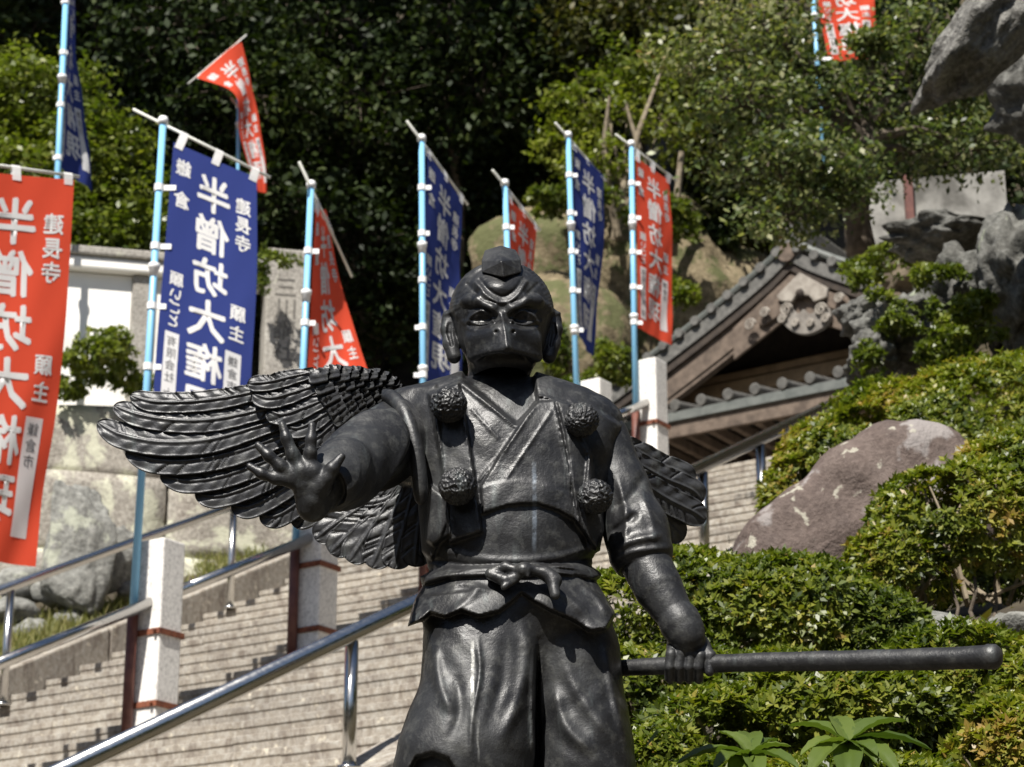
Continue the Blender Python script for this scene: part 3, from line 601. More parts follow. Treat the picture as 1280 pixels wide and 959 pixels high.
def roofz(s): return z_peak - (z_peak - z_low) * (s ** 0.86)      # s: 0 at ridge .. 1 at the eaves, slightly concave
nS = 14; DEP = 4.2
for sg in (-1, 1):
    # roof skin
    vs = []; fs = []
    for k in range(nS + 1):
        s = k / nS
        for du in (-.30, DEP): vs += [gp(sg * s * half, roofz(s) + .10, du), gp(sg * s * half, roofz(s) - .06, du)]
    for k in range(nS):
        b0_ = k * 4; b1_ = b0_ + 4
        fs += [(b0_, b0_ + 2, b1_ + 2, b1_), (b0_ + 1, b1_ + 1, b1_ + 3, b0_ + 3), (b0_, b1_, b1_ + 1, b0_ + 1), (b0_ + 2, b0_ + 3, b1_ + 3, b1_ + 2)]
    fs += [(0, 1, 3, 2), (nS * 4, nS * 4 + 2, nS * 4 + 3, nS * 4 + 1)]
    roof = obj('roof', np.array(vs), fs, m_tile, hall)
    # round verge tiles that end over the gable
    nT = 13
    for k in range(nT):
        s = (k + .6) / nT; c = gp(sg * s * half, roofz(s) + .15, -.36)
        v_, f_ = lathe(c, U, [(0, .030), (0.0, .055), (.012, .062), (.02, .05), (.6, .05)], 14); obj('verge_tile', v_, f_, m_tile, roof, smooth=False)
    # flat cover strip along the verge edge and the barge board below it
    mb = MB(); p = [gp(sg * s * half, roofz(s) + .215, -.22) for s in np.linspace(0, 1, 12)]; mb.tube(p, .045, 8); mb.build('verge_ridge', m_copper, roof)
    def strip(o0, o1, du0, du1, s0=0.0, s1=1.0):
        mb = MB(); pv = np.linspace(s0, s1, 13)
        for a, b in zip(pv[:-1], pv[1:]):
            c8 = []
            for dd in (du0, du1):
                c8 += [gp(sg * a * half, roofz(a) + o0, dd), gp(sg * b * half, roofz(b) + o0, dd), gp(sg * b * half, roofz(b) + o1, dd), gp(sg * a * half, roofz(a) + o1, dd)]
            mb.hexa(c8)
        return mb
    strip(-.17, -.064, -.27, -.05).build('verge_rafter', m_darkwood, hall)
    strip(-.44, -.172, -.22, -.13, 0.0, .93).build('barge_board', m_wood, hall)
    mb = strip(-.50, -.443, -.20, -.10, 0.05, .9); mb.build('barge_moulding', m_wood, hall)
# ridge
mb = MB(); mb.box(gp(-.16, z_peak + .08, -.3), V * .32, U * DEP, (0, 0, .35)); mb.build('ridge', m_tile, hall, bevel=.05)
# gable field in shade, beam across it
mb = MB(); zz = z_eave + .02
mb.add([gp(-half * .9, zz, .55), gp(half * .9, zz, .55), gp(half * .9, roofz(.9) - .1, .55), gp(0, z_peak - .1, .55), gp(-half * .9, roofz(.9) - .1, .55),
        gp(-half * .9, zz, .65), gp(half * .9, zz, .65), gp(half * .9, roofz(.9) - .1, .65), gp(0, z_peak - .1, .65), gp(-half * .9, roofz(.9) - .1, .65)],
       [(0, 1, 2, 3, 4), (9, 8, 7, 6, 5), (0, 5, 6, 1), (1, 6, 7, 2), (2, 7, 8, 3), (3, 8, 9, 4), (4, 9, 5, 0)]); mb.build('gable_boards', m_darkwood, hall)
zB = PU(940, 470, UB)[2]
mb = MB(); mb.box(gp(-half * .8, zB - .06, .30), V * half * 1.6, U * .2, (0, 0, .17)); mb.build('gable_beam', m_newwood, hall, bevel=.02)
mb = MB(); mb.box(gp(-half * .62, zB + .13, .34), V * half * 1.24, U * .16, (0, 0, .10)); mb.build('gable_beam', m_newwood, hall, bevel=.02)
# hanging gable ornament: a pale pointed board over a scrolled leaf
def plate(pts, th, du, mat, name, par, holes=None):
    pts = np.asarray(pts, float); k = len(pts); v = [gp(0, 0) * 0 + q + U * (du) for q in pts] + [q + U * (du + th) for q in pts]
    f = [tuple(range(k))[::-1], tuple(range(k, 2 * k))] + [(j, (j + 1) % k, k + (j + 1) % k, k + j) for j in range(k)]
    return obj(name, np.array(v), f, mat, par, bevel=.012)
orn = empty('gable_ornament', PU(1003, 380, UB), parent=hall)
pu = lambda x, y: PU(x, y, UB - .35)
def sm(poly, n=60): P3 = np.array([pu(*q) for q in poly]); return interp_poly(np.vstack([P3, P3[:1]]), np.linspace(0, 1, n + 1))[:-1]
plate(np.array([pu(*q) for q in [(971, 371), (1000, 341), (1035, 360), (1034, 372), (1018, 378), (1012, 370), (996, 369), (990, 378), (976, 377)]]), .06, -.02, m_pale, 'pointed_board', orn)
plate(sm([(978, 388), (984, 380), (990, 386), (998, 392), (1004, 386), (1010, 392), (1020, 388), (1026, 380), (1035, 384), (1038, 396), (1030, 408), (1018, 415), (1004, 418), (990, 414), (979, 405), (974, 396)]), .07, .0, m_grey, 'scroll_leaf', orn)
plate(sm([(945, 402), (952, 388), (966, 380), (976, 372), (982, 382), (974, 392), (962, 400), (952, 406)]), .05, .03, m_wood, 'side_scroll', orn)
plate(sm([(1062, 378), (1055, 368), (1046, 366), (1034, 366), (1030, 376), (1036, 384), (1048, 386), (1060, 384)]), .05, .03, m_wood, 'side_scroll', orn)
for (x, y, rr) in ((984, 388, .075), (1027, 388, .075), (979, 400, .055), (1033, 399, .055), (995, 405, .045), (1014, 405, .045), (939, 407, .07), (957, 392, .06), (1050, 374, .06)):
    c = pu(x, y) - U * .03; th = np.linspace(0, 3.6 * PI, 40); q = [c + V * math.cos(t) * rr * (1 - t / 13) * 1.0 + Zv * math.sin(t) * rr * (1 - t / 13) for t in th]
    mb = MB(); mb.tube(q, .014, 6); mb.build('curl', m_pale, orn, smooth=True)
v_, f_ = lathe(pu(1001, 367) - U * .06, U, [(0, .02), (.02, .05), (.08, .06), (.1, .03)], 6); obj('boss', v_, f_, m_darkwood, orn)
v_, f_ = lathe(PU(1000, 327, UB) - U * .34, U, [(0, .11), (.03, .11), (.04, .09)], 20); obj('crest_disc', v_, f_, m_wood, hall)
# plate that closes the barge boards under the peak
plate(np.array([gp(-.75, roofz(.75 / half) - .24), gp(0, z_peak - .22), gp(.75, roofz(.75 / half) - .24), gp(.75, roofz(.75 / half) - .62), gp(0, z_peak - .70), gp(-.75, roofz(.75 / half) - .62)]), .05, -.27, m_wood, 'peak_board', hall)
# lower front eave with round tiles
mb = MB(); EA = gp(-half - .1, z_eave - .05, -.95); mb.hexa([gp(-half - .1, z_eave - .10, -.95), gp(half + .1, z_eave - .10, -.95), gp(half + .1, z_eave + .15, .5), gp(-half - .1, z_eave + .15, .5), gp(-half - .1, z_eave - .03, -.95), gp(half + .1, z_eave - .03, -.95), gp(half + .1, z_eave + .22, .5), gp(-half - .1, z_eave + .22, .5)]); eave = mb.build('front_eave', m_tile, hall)
nE = int(2 * half / .33)
for k in range(nE + 1):
    c = gp(-half + k * .33, z_eave + .03, -1.0); v_, f_ = lathe(c, U * 1.45 + Zv * .25, [(0, .03), (0, .058), (.012, .066), (.02, .052), (1.4, .052)], 14); obj('eave_tile', v_, f_, m_tile, eave)
mb = MB(); mb.box(gp(-half - .12, z_eave - .14, -.97), V * (2 * half + .24), U * .05, (0, 0, .10)); mb.build('eave_edge', m_copper, eave)
mb = MB(); mb.box(gp(-half - .12, z_eave - .32, -.93), V * (2 * half + .24), U * .06, (0, 0, .178)); mb.build('fascia', m_wood, hall, bevel=.01)
nR = int(2 * half / .28)
for k in range(nR + 1): mb = MB(); mb.box(gp(-half + k * .28, z_eave - .30, -.86), V * .08, U * 1.6, (0, 0, .10)); mb.build('rafter', m_wood, hall)
# lintels, posts, dark hall behind
for dv in (-half * .78, -half * .26, half * .26, half * .78):
    mb = MB(); v_, f_ = lathe(gp(dv, Z_LAND - .1, .3), Zv, [(0, .16), (.2, .16), (.21, .13), (z_eave - Z_LAND, .13)], 16); mb.add(v_, f_); mb.build('column', m_wood, hall, smooth=False)
mb = MB(); mb.box(gp(-half * .85, z_eave - .62, .22), V * half * 1.7, U * .16, (0, 0, .24)); mb.build('lintel', m_wood, hall, bevel=.015)
mb = MB(); mb.box(gp(-half * .85, z_eave - 1.0, .24), V * half * 1.7, U * .12, (0, 0, .15)); mb.build('lintel', m_wood, hall, bevel=.015)
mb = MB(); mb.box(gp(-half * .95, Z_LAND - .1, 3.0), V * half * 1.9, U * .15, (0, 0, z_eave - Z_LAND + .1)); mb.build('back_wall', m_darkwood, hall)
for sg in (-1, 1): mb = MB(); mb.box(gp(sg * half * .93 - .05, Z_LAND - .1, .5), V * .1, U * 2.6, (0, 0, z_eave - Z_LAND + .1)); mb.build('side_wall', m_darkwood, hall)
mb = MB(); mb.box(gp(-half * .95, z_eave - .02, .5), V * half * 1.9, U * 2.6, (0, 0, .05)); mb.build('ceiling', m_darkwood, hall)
# ================================================================== THE BRONZE STATUE
YS = 4.60
PXM = 0.00166                                    # metres per picture pixel at the statue
def S(px, py, dy=0.0): return PY(px, py, YS + dy)
def sample(box, fn, px, py, st=.6):
    """draw the relief once on a fine picture-plane raster and look it up"""
    x0, y0, x1, y1 = box; gx_ = np.arange(x0, x1 + st, st); gy_ = np.arange(y0, y1 + st, st); A_, B_ = np.meshgrid(gx_, gy_, indexing='ij'); H = fn(A_.ravel(), B_.ravel(), None).reshape(A_.shape)
    fx = np.clip((px - x0) / st, 0, len(gx_) - 1.001); fy = np.clip((py - y0) / st, 0, len(gy_) - 1.001); i = fx.astype(int); j = fy.astype(int); a = fx - i; b = fy - j
    return H[i, j] * (1 - a) * (1 - b) + H[i + 1, j] * a * (1 - b) + H[i, j + 1] * (1 - a) * b + H[i + 1, j + 1] * a * b
class Field:
    """a signed-distance grid; shapes are blended in inside their own boxes, then skinned by surface nets"""
    def __init__(s, lo, hi, h):
        s.lo = np.asarray(lo, float); s.h = h; s.n = np.ceil((np.asarray(hi) - s.lo) / h).astype(int) + 1
        s.phi = np.full(s.n, 0.08, np.float32); s.ax = [s.lo[i] + np.arange(s.n[i]) * h for i in range(3)]
    def sub(s, lo, hi):
        a = np.clip(np.floor((np.asarray(lo) - s.lo) / s.h).astype(int), 0, s.n - 1); b = np.clip(np.ceil((np.asarray(hi) - s.lo) / s.h).astype(int) + 1, 1, s.n)
        sl = tuple(slice(a[i], b[i]) for i in range(3)); g = np.meshgrid(*[s.ax[i][sl[i]] for i in range(3)], indexing='ij', sparse=True); return sl, g
    def blend(s, sl, d, k, op='add'):
        a = s.phi[sl]; d = d.astype(np.float32)
        if op == 'sub': a2, d2 = -a, d
        else: a2, d2 = a, d
        if k <= 0: r = np.minimum(a2, d2)
        else:
            hh = np.clip(.5 + .5 * (d2 - a2) / k, 0, 1); r = d2 + (a2 - d2) * hh - k * hh * (1 - hh)
        s.phi[sl] = -r if op == 'sub' else r
    def cone(s, p, q, r1, r2, k=.006, op='add', m=.05):
        p, q = np.asarray(p), np.asarray(q); R_ = max(r1, r2) + m; sl, (X, Y, Z) = s.sub(np.minimum(p, q) - R_, np.maximum(p, q) + R_)
        d = q - p; L2 = d @ d + 1e-12; t = np.clip(((X - p[0]) * d[0] + (Y - p[1]) * d[1] + (Z - p[2]) * d[2]) / L2, 0, 1)
        dist = np.sqrt((X - p[0] - t * d[0]) ** 2 + (Y - p[1] - t * d[1]) ** 2 + (Z - p[2] - t * d[2]) ** 2) - (r1 + (r2 - r1) * t); s.blend(sl, dist, k, op)
    def path(s, pts, rad, k=.006, op='add'):
        rad = [rad] * len(pts) if np.isscalar(rad) else rad
        for a, b, ra, rb in zip(pts[:-1], pts[1:], rad[:-1], rad[1:]): s.cone(a, b, ra, rb, k, op)
    def ell(s, c, r, k=.006, op='add', rot=None, m=.05):
        c = np.asarray(c); r = np.asarray(r, float); R_ = r.max() + m; sl, (X, Y, Z) = s.sub(c - R_, c + R_); x, y, z = X - c[0], Y - c[1], Z - c[2]
        if rot is not None:
            M_ = np.array(rot.to_3x3().transposed() if hasattr(rot, 'to_3x3') else rot); x, y, z = (M_[0][0] * x + M_[0][1] * y + M_[0][2] * z, M_[1][0] * x + M_[1][1] * y + M_[1][2] * z, M_[2][0] * x + M_[2][1] * y + M_[2][2] * z)
        k0 = np.sqrt((x / r[0]) ** 2 + (y / r[1]) ** 2 + (z / r[2]) ** 2); k1 = np.sqrt((x / r[0] ** 2) ** 2 + (y / r[1] ** 2) ** 2 + (z / r[2] ** 2) ** 2)
        s.blend(sl, k0 * (k0 - 1) / (k1 + 1e-9), k, op)
    def loft(s, table, yc_default=0.0, k=.012, expo=2.3):
        """rows: picture row, left and right edge column, half depth, centre dy"""
        z = np.array([S(640, r[0], r[4])[2] for r in table]); o = np.argsort(z); z = z[o]
        xl = np.array([S(r[1], r[0], r[4])[0] for r in table])[o]; xr = np.array([S(r[2], r[0], r[4])[0] for r in table])[o]; b = np.array([r[3] for r in table])[o]; yc = np.array([YS + r[4] for r in table])[o]
        lo = np.array([xl.min() - .06, (yc - b).min() - .06, z[0] - .03]); hi = np.array([xr.max() + .06, (yc + b).max() + .06, z[-1] + .03]); sl, (X, Y, Z) = s.sub(lo, hi)
        zq = Z[0, 0]; f = lambda a: smooth_interp(zq, z, a)[None, None, :]
        A, C, Bq, Yc = (f(xr) - f(xl)) / 2, (f(xr) + f(xl)) / 2, f(b), f(yc); q = (np.abs((X - C) / A) ** expo + np.abs((Y - Yc) / Bq) ** expo) ** (1 / expo)
        d = (q - 1) * np.minimum(A, Bq); d = np.maximum(d, np.maximum(z[0] - Z, Z - z[-1])); s.blend(sl, d, k)
    def relief(s, fn, band=.07, front=None, rast=None, mask=None):
        """push the skin out by fn(column, row) metres on the side that faces -y"""
        sel = np.abs(s.phi) < band; idx = np.nonzero(sel); X, Y, Z = (s.ax[i][idx[i]] for i in range(3)); px, py = proj(X, Y, Z)
        h = fn(px, py, Y - YS) if rast is None else sample(rast, fn, px, py)
        if mask is not None: h = h * mask(Y - YS)
        if front is not None: h = h * np.clip((front - (Y - YS)) / .03, 0, 1)
        s.phi[idx] -= h.astype(np.float32)
    def skin(s, smooth=0):
        phi = s.phi; sg = phi < 0; n = s.n; cells = np.zeros(n - 1, np.uint8)
        offs = [(i, j, k) for i in (0, 1) for j in (0, 1) for k in (0, 1)]
        for (i, j, k) in offs: cells += sg[i:n[0] - 1 + i, j:n[1] - 1 + j, k:n[2] - 1 + k]
        act = (cells > 0) & (cells < 8); c = np.stack(np.nonzero(act), 1); ids = np.full(n - 1, -1, np.int32); ids[tuple(c.T)] = np.arange(len(c))
        val = np.stack([phi[c[:, 0] + i, c[:, 1] + j, c[:, 2] + k] for (i, j, k) in offs], 1); acc = np.zeros((len(c), 3)); cnt = np.zeros(len(c)); O = np.array(offs, float)
        for a in range(8):
            for b in range(a + 1, 8):
                if np.abs(O[a] - O[b]).sum() == 1:
                    m = (val[:, a] < 0) != (val[:, b] < 0); t = val[m, a] / (val[m, a] - val[m, b]); acc[m] += O[a] + (O[b] - O[a]) * t[:, None]; cnt[m] += 1
        vert = s.lo + (c + acc / cnt[:, None]) * s.h; quads = []
        for ax in range(3):
            sl0 = [slice(1, n[i] - 1) for i in range(3)]; sl0[ax] = slice(0, n[ax] - 1); sl1 = list(sl0); sl1[ax] = slice(1, n[ax])
            A_, B_ = sg[tuple(sl0)], sg[tuple(sl1)]; e = np.stack(np.nonzero(A_ != B_), 1)
            if not len(e): continue
            fl = A_[tuple(e.T)]; base = e.copy(); o1, o2 = [i for i in range(3) if i != ax]; base[:, o1] += 1; base[:, o2] += 1
            def cell(d1, d2):
                q = base.copy(); q[:, o1] += d1; q[:, o2] += d2; return ids[tuple(q.T)]
            q = np.stack([cell(-1, -1), cell(0, -1), cell(0, 0), cell(-1, 0)], 1)
            if ax == 1: fl = ~fl
            q[~fl] = q[~fl][:, ::-1]; quads.append(q)
        f = np.concatenate(quads); f = f[(f >= 0).all(1)]; return vert, f
def smooth_interp(x, xp, fp):
    m = np.gradient(fp, xp); i = np.clip(np.searchsorted(xp, x) - 1, 0, len(xp) - 2); h = xp[i + 1] - xp[i]; t = np.clip((x - xp[i]) / h, 0, 1)
    return (2*t**3-3*t**2+1)*fp[i] + (t**3-2*t**2+t)*h*m[i] + (-2*t**3+3*t**2)*fp[i+1] + (t**3-t**2)*h*m[i+1]
# ---- 2-D drawing helpers for relief, in picture pixels at the statue
def poly_d(px, py, P):
    P = np.asarray(P, float); d = np.full(px.shape, 1e9); ins = np.zeros(px.shape, bool); n = len(P)
    for i in range(n):
        a, b = P[i], P[(i + 1) % n]; e = b - a; wx, wy = px - a[0], py - a[1]; t = np.clip((wx * e[0] + wy * e[1]) / (e @ e + 1e-9), 0, 1)
        d = np.minimum(d, (wx - e[0] * t) ** 2 + (wy - e[1] * t) ** 2)
        c = ((a[1] > py) != (b[1] > py)) & (px < (b[0] - a[0]) * (py - a[1]) / (b[1] - a[1] + 1e-12) + a[0]); ins ^= c
    return np.where(ins, -1, 1) * np.sqrt(d)
def line_d(px, py, P):
    P = np.asarray(P, float); d = np.full(px.shape, 1e9)
    for a, b in zip(P[:-1], P[1:]):
        e = b - a; wx, wy = px - a[0], py - a[1]; t = np.clip((wx * e[0] + wy * e[1]) / (e @ e + 1e-9), 0, 1); d = np.minimum(d, (wx - e[0] * t) ** 2 + (wy - e[1] * t) ** 2)
    return np.sqrt(d)
def curve(P, n=24): P = np.asarray(P, float); return interp_poly(np.c_[P, np.zeros(len(P))], np.linspace(0, 1, n))[:, :2]
def near(fn, px, py, P, m):
    P = np.asarray(P, float); k = (px > P[:, 0].min() - m) & (px < P[:, 0].max() + m) & (py > P[:, 1].min() - m) & (py < P[:, 1].max() + m); o = np.zeros(px.shape)
    if k.any(): o[k] = fn(px[k], py[k])
    return o
def plateau(px, py, P, h, soft=1.5): return near(lambda x, y: h * np.clip(.5 - poly_d(x, y, P) / (2 * soft), 0, 1), px, py, P, 4 * soft)
def ridge(px, py, P, h, wd, smooth_=True): return near(lambda x, y: h * np.exp(-(line_d(x, y, curve(P) if smooth_ and len(P) > 2 else P) / wd) ** 2), px, py, P, 4 * wd)
def taper_ridge(px, py, P, h, wd): return near(lambda x, y: taper_ridge_(x, y, P, h, wd), px, py, P, 4 * wd)
def taper_ridge_(px, py, P, h, wd):
    C = curve(P, 16); t = np.zeros(px.shape); d = np.full(px.shape, 1e9)
    for i, (a, b) in enumerate(zip(C[:-1], C[1:])):
        e = b - a; wx, wy = px - a[0], py - a[1]; u = np.clip((wx * e[0] + wy * e[1]) / (e @ e + 1e-9), 0, 1); dd = (wx - e[0] * u) ** 2 + (wy - e[1] * u) ** 2; m = dd < d; d[m] = dd[m]; t[m] = ((i + u) / (len(C) - 1))[m]
    return h * np.exp(-d / wd ** 2) * np.clip(np.sin(PI * np.clip(t, .02, .98)) * 1.6, 0, 1)
# ---- bronze
def bronze(name, tone=1.0, wear=1.0, streaks=()):
    m, n, p, o = base_mat(name); v = coords(n, kind='World')
    f1 = noise_tex(n, v, 5.5, 6, .65, .6); f2 = noise_tex(n, v, 38, 5, .7); f3 = noise_tex(n, v, 160, 3, .6)
    sep = nd(n, 'ShaderNodeVectorMath', operation='MULTIPLY'); sep.inputs[1].default_value = (30, 30, 3.0); n.links.new(v, sep.inputs[0]); f4 = noise_tex(n, sep.outputs[0], 1.0, 4, .6)
    c = ramp(n, f1, [(.30, (.022 * tone, .022 * tone, .024 * tone)), (.52, (.040 * tone, .041 * tone, .045 * tone)), (.72, (.075 * tone, .078 * tone, .081 * tone))]).outputs[0]
    c = mix(n, ramp(n, f2, [(.5, (0, 0, 0)), (.72, (.75 * wear,) * 3)]).outputs[0], c, (.085, .086, .082))
    c = mix(n, ramp(n, f4, [(.60, (0, 0, 0)), (.74, (.55 * wear,) * 3)]).outputs[0], c, (.10, .115, .115))
    g = nd(n, 'ShaderNodeNewGeometry'); c = mix(n, ramp(n, g.outputs['Pointiness'], [(.51, (0, 0, 0)), (.60, (.22, .22, .22))]).outputs[0], c, (.12, .115, .11))
    for (px0, ya, yb, wd0, col, am) in streaks:                           # dried run-off stains
        xa, za, zb_ = S(px0, (ya + yb) / 2, -.14)[0], S(px0, yb, -.14)[2], S(px0, ya, -.14)[2]; sx = nd(n, 'ShaderNodeSeparateXYZ'); n.links.new(v, sx.inputs[0])
        m1 = nd(n, 'ShaderNodeMath', operation='MULTIPLY_ADD'); n.links.new(noise_tex(n, v, 22, 3), m1.inputs[0]); m1.inputs[1].default_value = .010; n.links.new(sx.outputs[0], m1.inputs[2])
        m2 = nd(n, 'ShaderNodeMath', operation='SUBTRACT'); n.links.new(m1.outputs[0], m2.inputs[0]); m2.inputs[1].default_value = xa + .005
        m3 = nd(n, 'ShaderNodeMath', operation='ABSOLUTE'); n.links.new(m2.outputs[0], m3.inputs[0])
        mr = nd(n, 'ShaderNodeMapRange'); n.links.new(m3.outputs[0], mr.inputs[0]); mr.inputs[1].default_value = wd0; mr.inputs[2].default_value = wd0 * .35; mr.inputs[3].default_value = 0; mr.inputs[4].default_value = am
        mz = nd(n, 'ShaderNodeMapRange'); n.links.new(sx.outputs[2], mz.inputs[0]); mz.inputs[1].default_value = za; mz.inputs[2].default_value = za + .03; mz2 = nd(n, 'ShaderNodeMapRange'); n.links.new(sx.outputs[2], mz2.inputs[0]); mz2.inputs[1].default_value = zb_; mz2.inputs[2].default_value = zb_ - .02
        q1 = nd(n, 'ShaderNodeMath', operation='MULTIPLY'); n.links.new(mr.outputs[0], q1.inputs[0]); n.links.new(mz.outputs[0], q1.inputs[1]); q2 = nd(n, 'ShaderNodeMath', operation='MULTIPLY'); n.links.new(q1.outputs[0], q2.inputs[0]); n.links.new(mz2.outputs[0], q2.inputs[1])
        q3 = nd(n, 'ShaderNodeMath', operation='MULTIPLY'); n.links.new(q2.outputs[0], q3.inputs[0]); n.links.new(ramp(n, noise_tex(n, v, 60, 4), [(.35, (.2, .2, .2)), (.55, (1, 1, 1))]).outputs[0], q3.inputs[1])
        c = mix(n, q3.outputs[0], c, col)
    n.links.new(c, p.inputs['Base Color']); p.inputs['Metallic'].default_value = .25; p.inputs['Specular IOR Level'].default_value = .55
    r = ramp(n, f1, [(.32, (.33,) * 3), (.68, (.57,) * 3)]); n.links.new(r.outputs[0], p.inputs['Roughness'])
    a = nd(n, 'ShaderNodeMath', operation='MULTIPLY_ADD'); a.inputs[1].default_value = .35; n.links.new(f3, a.inputs[0]); n.links.new(f2, a.inputs[2]); bump(n, p, a.outputs[0], .34, .005); MATS[name] = m; return m
m_br = bronze('dark_bronze', .54, 1.0, [(591, 800, 905, .0045, (.42, .42, .40), .9), (668, 575, 690, .006, (.16, .19, .23), .7), (598, 900, 960, .003, (.25, .25, .24), .5)]); m_brw = bronze('bronze_feathers', 1.05, 1.2)
statue = empty('winged_statue', S(640, 1180), 'dark bronze winged beaked figure holding a staff, one palm raised', 'statue')

# ---------------- head
K = PXM
fd = Field(S(535, 500, .14) - [0, .36, 0], S(715, 315, .14) + [0, .0, .03], .0021)
fd.ell(S(627, 392, .012), (64.5 * K, 78 * K, 63 * K), .01)
fd.ell(S(628, 398, -.02), (58 * K, 58 * K, 50 * K), .02)
fd.ell(S(628, 428, -.02), (52 * K, 56 * K, 36 * K), .025)
fd.ell(S(628, 450, -.015), (41 * K, 46 * K, 26 * K), .02)
fd.cone(S(624, 450, .02), S(622, 505, .02), 37 * K, 43 * K, .015)
# the jaw is hollowed back under the bill
fd.ell(S(631, 465, -.130), (56 * K, 50 * K, 27 * K), .004, 'sub')
fd.ell(S(630, 457, -.040), (37 * K, 28 * K, 13 * K), .010)
# upper bill: rays fan from the bridge and the cheeks to an arched cutting edge, with a keel in the middle
for t_ in np.linspace(-1, 1, 17):
    a_ = abs(t_); edge = S(631 + 42 * t_, 437 + 9.5 * a_ ** 1.7, -.150 + .088 * a_ ** 1.35); top_ = S(628 + 26 * t_, 404 + 7 * a_, -.100 + .030 * a_ ** 1.5)
    mid_ = (edge + top_) / 2 + np.array([0, -.010 * (1 - a_ * .5), .002]); fd.path([top_, mid_, edge], [7 * K, 7.5 * K, 4.2 * K], .010 + .014 * a_ ** 3)
fd.path([S(627, 398, -.100), S(629, 412, -.128), S(633, 435, -.154)], [5.5 * K, 6.5 * K, 4.5 * K], .012)
# brows
for sg, X0 in ((-1, 0), (1, 0)):
    f_ = lambda x: 628 + sg * x
    fd.path([S(f_(54), 386, -.045), S(f_(43), 377, -.083), S(f_(27), 377, -.105), S(f_(13), 386, -.115)], [4 * K, 7.5 * K, 8.5 * K, 8 * K], .007)
    fd.ell(S(f_(13), 384, -.113), (6 * K, 6 * K, 5 * K), .005)
    fd.ell(S(f_(27), 396, -.118), (19 * K, 13 * K, 9 * K), .008, 'sub')
    fd.ell(S(f_(27), 397, -.0835), (15 * K, 13 * K, 10 * K), .003)
    # ears with long lobes
    e = lambda x, y, d: S(627 + sg * x, y, d)
    fd.path([e(60, 405, .015), e(65, 401, .005), e(67, 412, .0), e(64, 430, -.002), e(59.5, 446, -.004)], [9 * K, 9.5 * K, 9 * K, 9 * K, 9 * K], .008)
    fd.path([e(65, 405, -.017), e(66, 416, -.015), e(62, 432, -.015)], [3.2 * K, 3 * K, 2 * K], .003, 'sub')
def face(px, py, dy):
    h = .0065 * np.exp(-(((px - 624) / 19) ** 2 + ((py - 358) / 9) ** 2)) + .002 * np.exp(-(((px - 627) / 40) ** 2 + ((py - 356) / 18) ** 2))
    h = h + ridge(px, py, [(594, 353), (610, 370), (628, 378), (645, 370), (658, 352)], .0042, 3.0) - ridge(px, py, [(600, 350), (612, 363), (628, 371), (643, 363), (653, 349)], .003, 2.4)
    h = h - ridge(px, py, [(585, 356), (604, 374), (618, 379)], .0026, 2.4) - ridge(px, py, [(671, 356), (652, 374), (640, 379)], .0026, 2.4)
    for sg in (-1, 1):
        x = lambda q: 628 + sg * q
        h = h + ridge(px, py, [(x(44), 402), (x(36), 392), (x(26), 389), (x(17), 393), (x(11), 402)], .0034, 2.0) + ridge(px, py, [(x(42), 402), (x(30), 405), (x(19), 404), (x(12), 401)], .0028, 1.8)
        h = h + ridge(px, py, [(x(49), 402), (x(40), 411), (x(26), 412), (x(12), 406)], .0016, 2.6) - ridge(px, py, [(x(44), 407), (x(28), 408.5), (x(14), 405)], .0014, 1.4)
        h = h - .0045 * np.exp(-(((px - x(27)) / 3.2) ** 2 + ((py - 397.5) / 3.2) ** 2)) - ridge(px, py, [(x(41), 387), (x(27), 385), (x(15), 390)], .0025, 1.8)
        h = h - .006 * np.exp(-(((px - (631 + sg * 10.5)) / 2.4) ** 2 + ((py - 415) / 2.4) ** 2)) + .0018 * np.exp(-(((px - (631 + sg * 11)) / 6) ** 2 + ((py - 412) / 5) ** 2))
    h = h + ridge(px, py, [(627, 394), (631, 412), (634, 434)], .0035, 2.6) 
    h = h + .0028 * np.exp(-(((px - 626) / 9) ** 2 + ((py - 391) / 3) ** 2))
    # the cropped hair stands a little proud of the temples
    hair = np.minimum(np.minimum(line_s(px, py, [(572, 440), (576, 405), (580, 370), (592, 347), (611, 333)], -1), 1e3), 1e3)
    hair2 = line_s(px, py, [(683, 440), (681, 405), (677, 370), (664, 345), (645, 332)], 1)
    hm = np.clip(hair / 11, 0, 1) + np.clip(hair2 / 11, 0, 1); hm = hm * hm * (3 - 2 * np.clip(hm, 0, 1)) * np.clip((396 - py) / 5 + np.clip((59 - np.abs(px - 627)) / 2, 0, 1), 0, 1) * (py < 436)
    return h + hm * (.0048 + .0004 * np.sin(px * .5 + py * 1.1 + 2 * np.sin(py * .2)))
def line_s(px, py, P, side):
    """signed distance outwards of an open curve (positive away from the face)"""
    C = curve(P, 20); xx = np.interp(py, C[::-1, 1], C[::-1, 0]); return (px - xx) * side
fd.relief(face, .02, rast=(535, 300, 715, 510), mask=lambda d: np.where(d < .05, 1.0, 0.0))
v, f = fd.skin(); head = obj('head', v, f, m_br, statue, smooth=True)
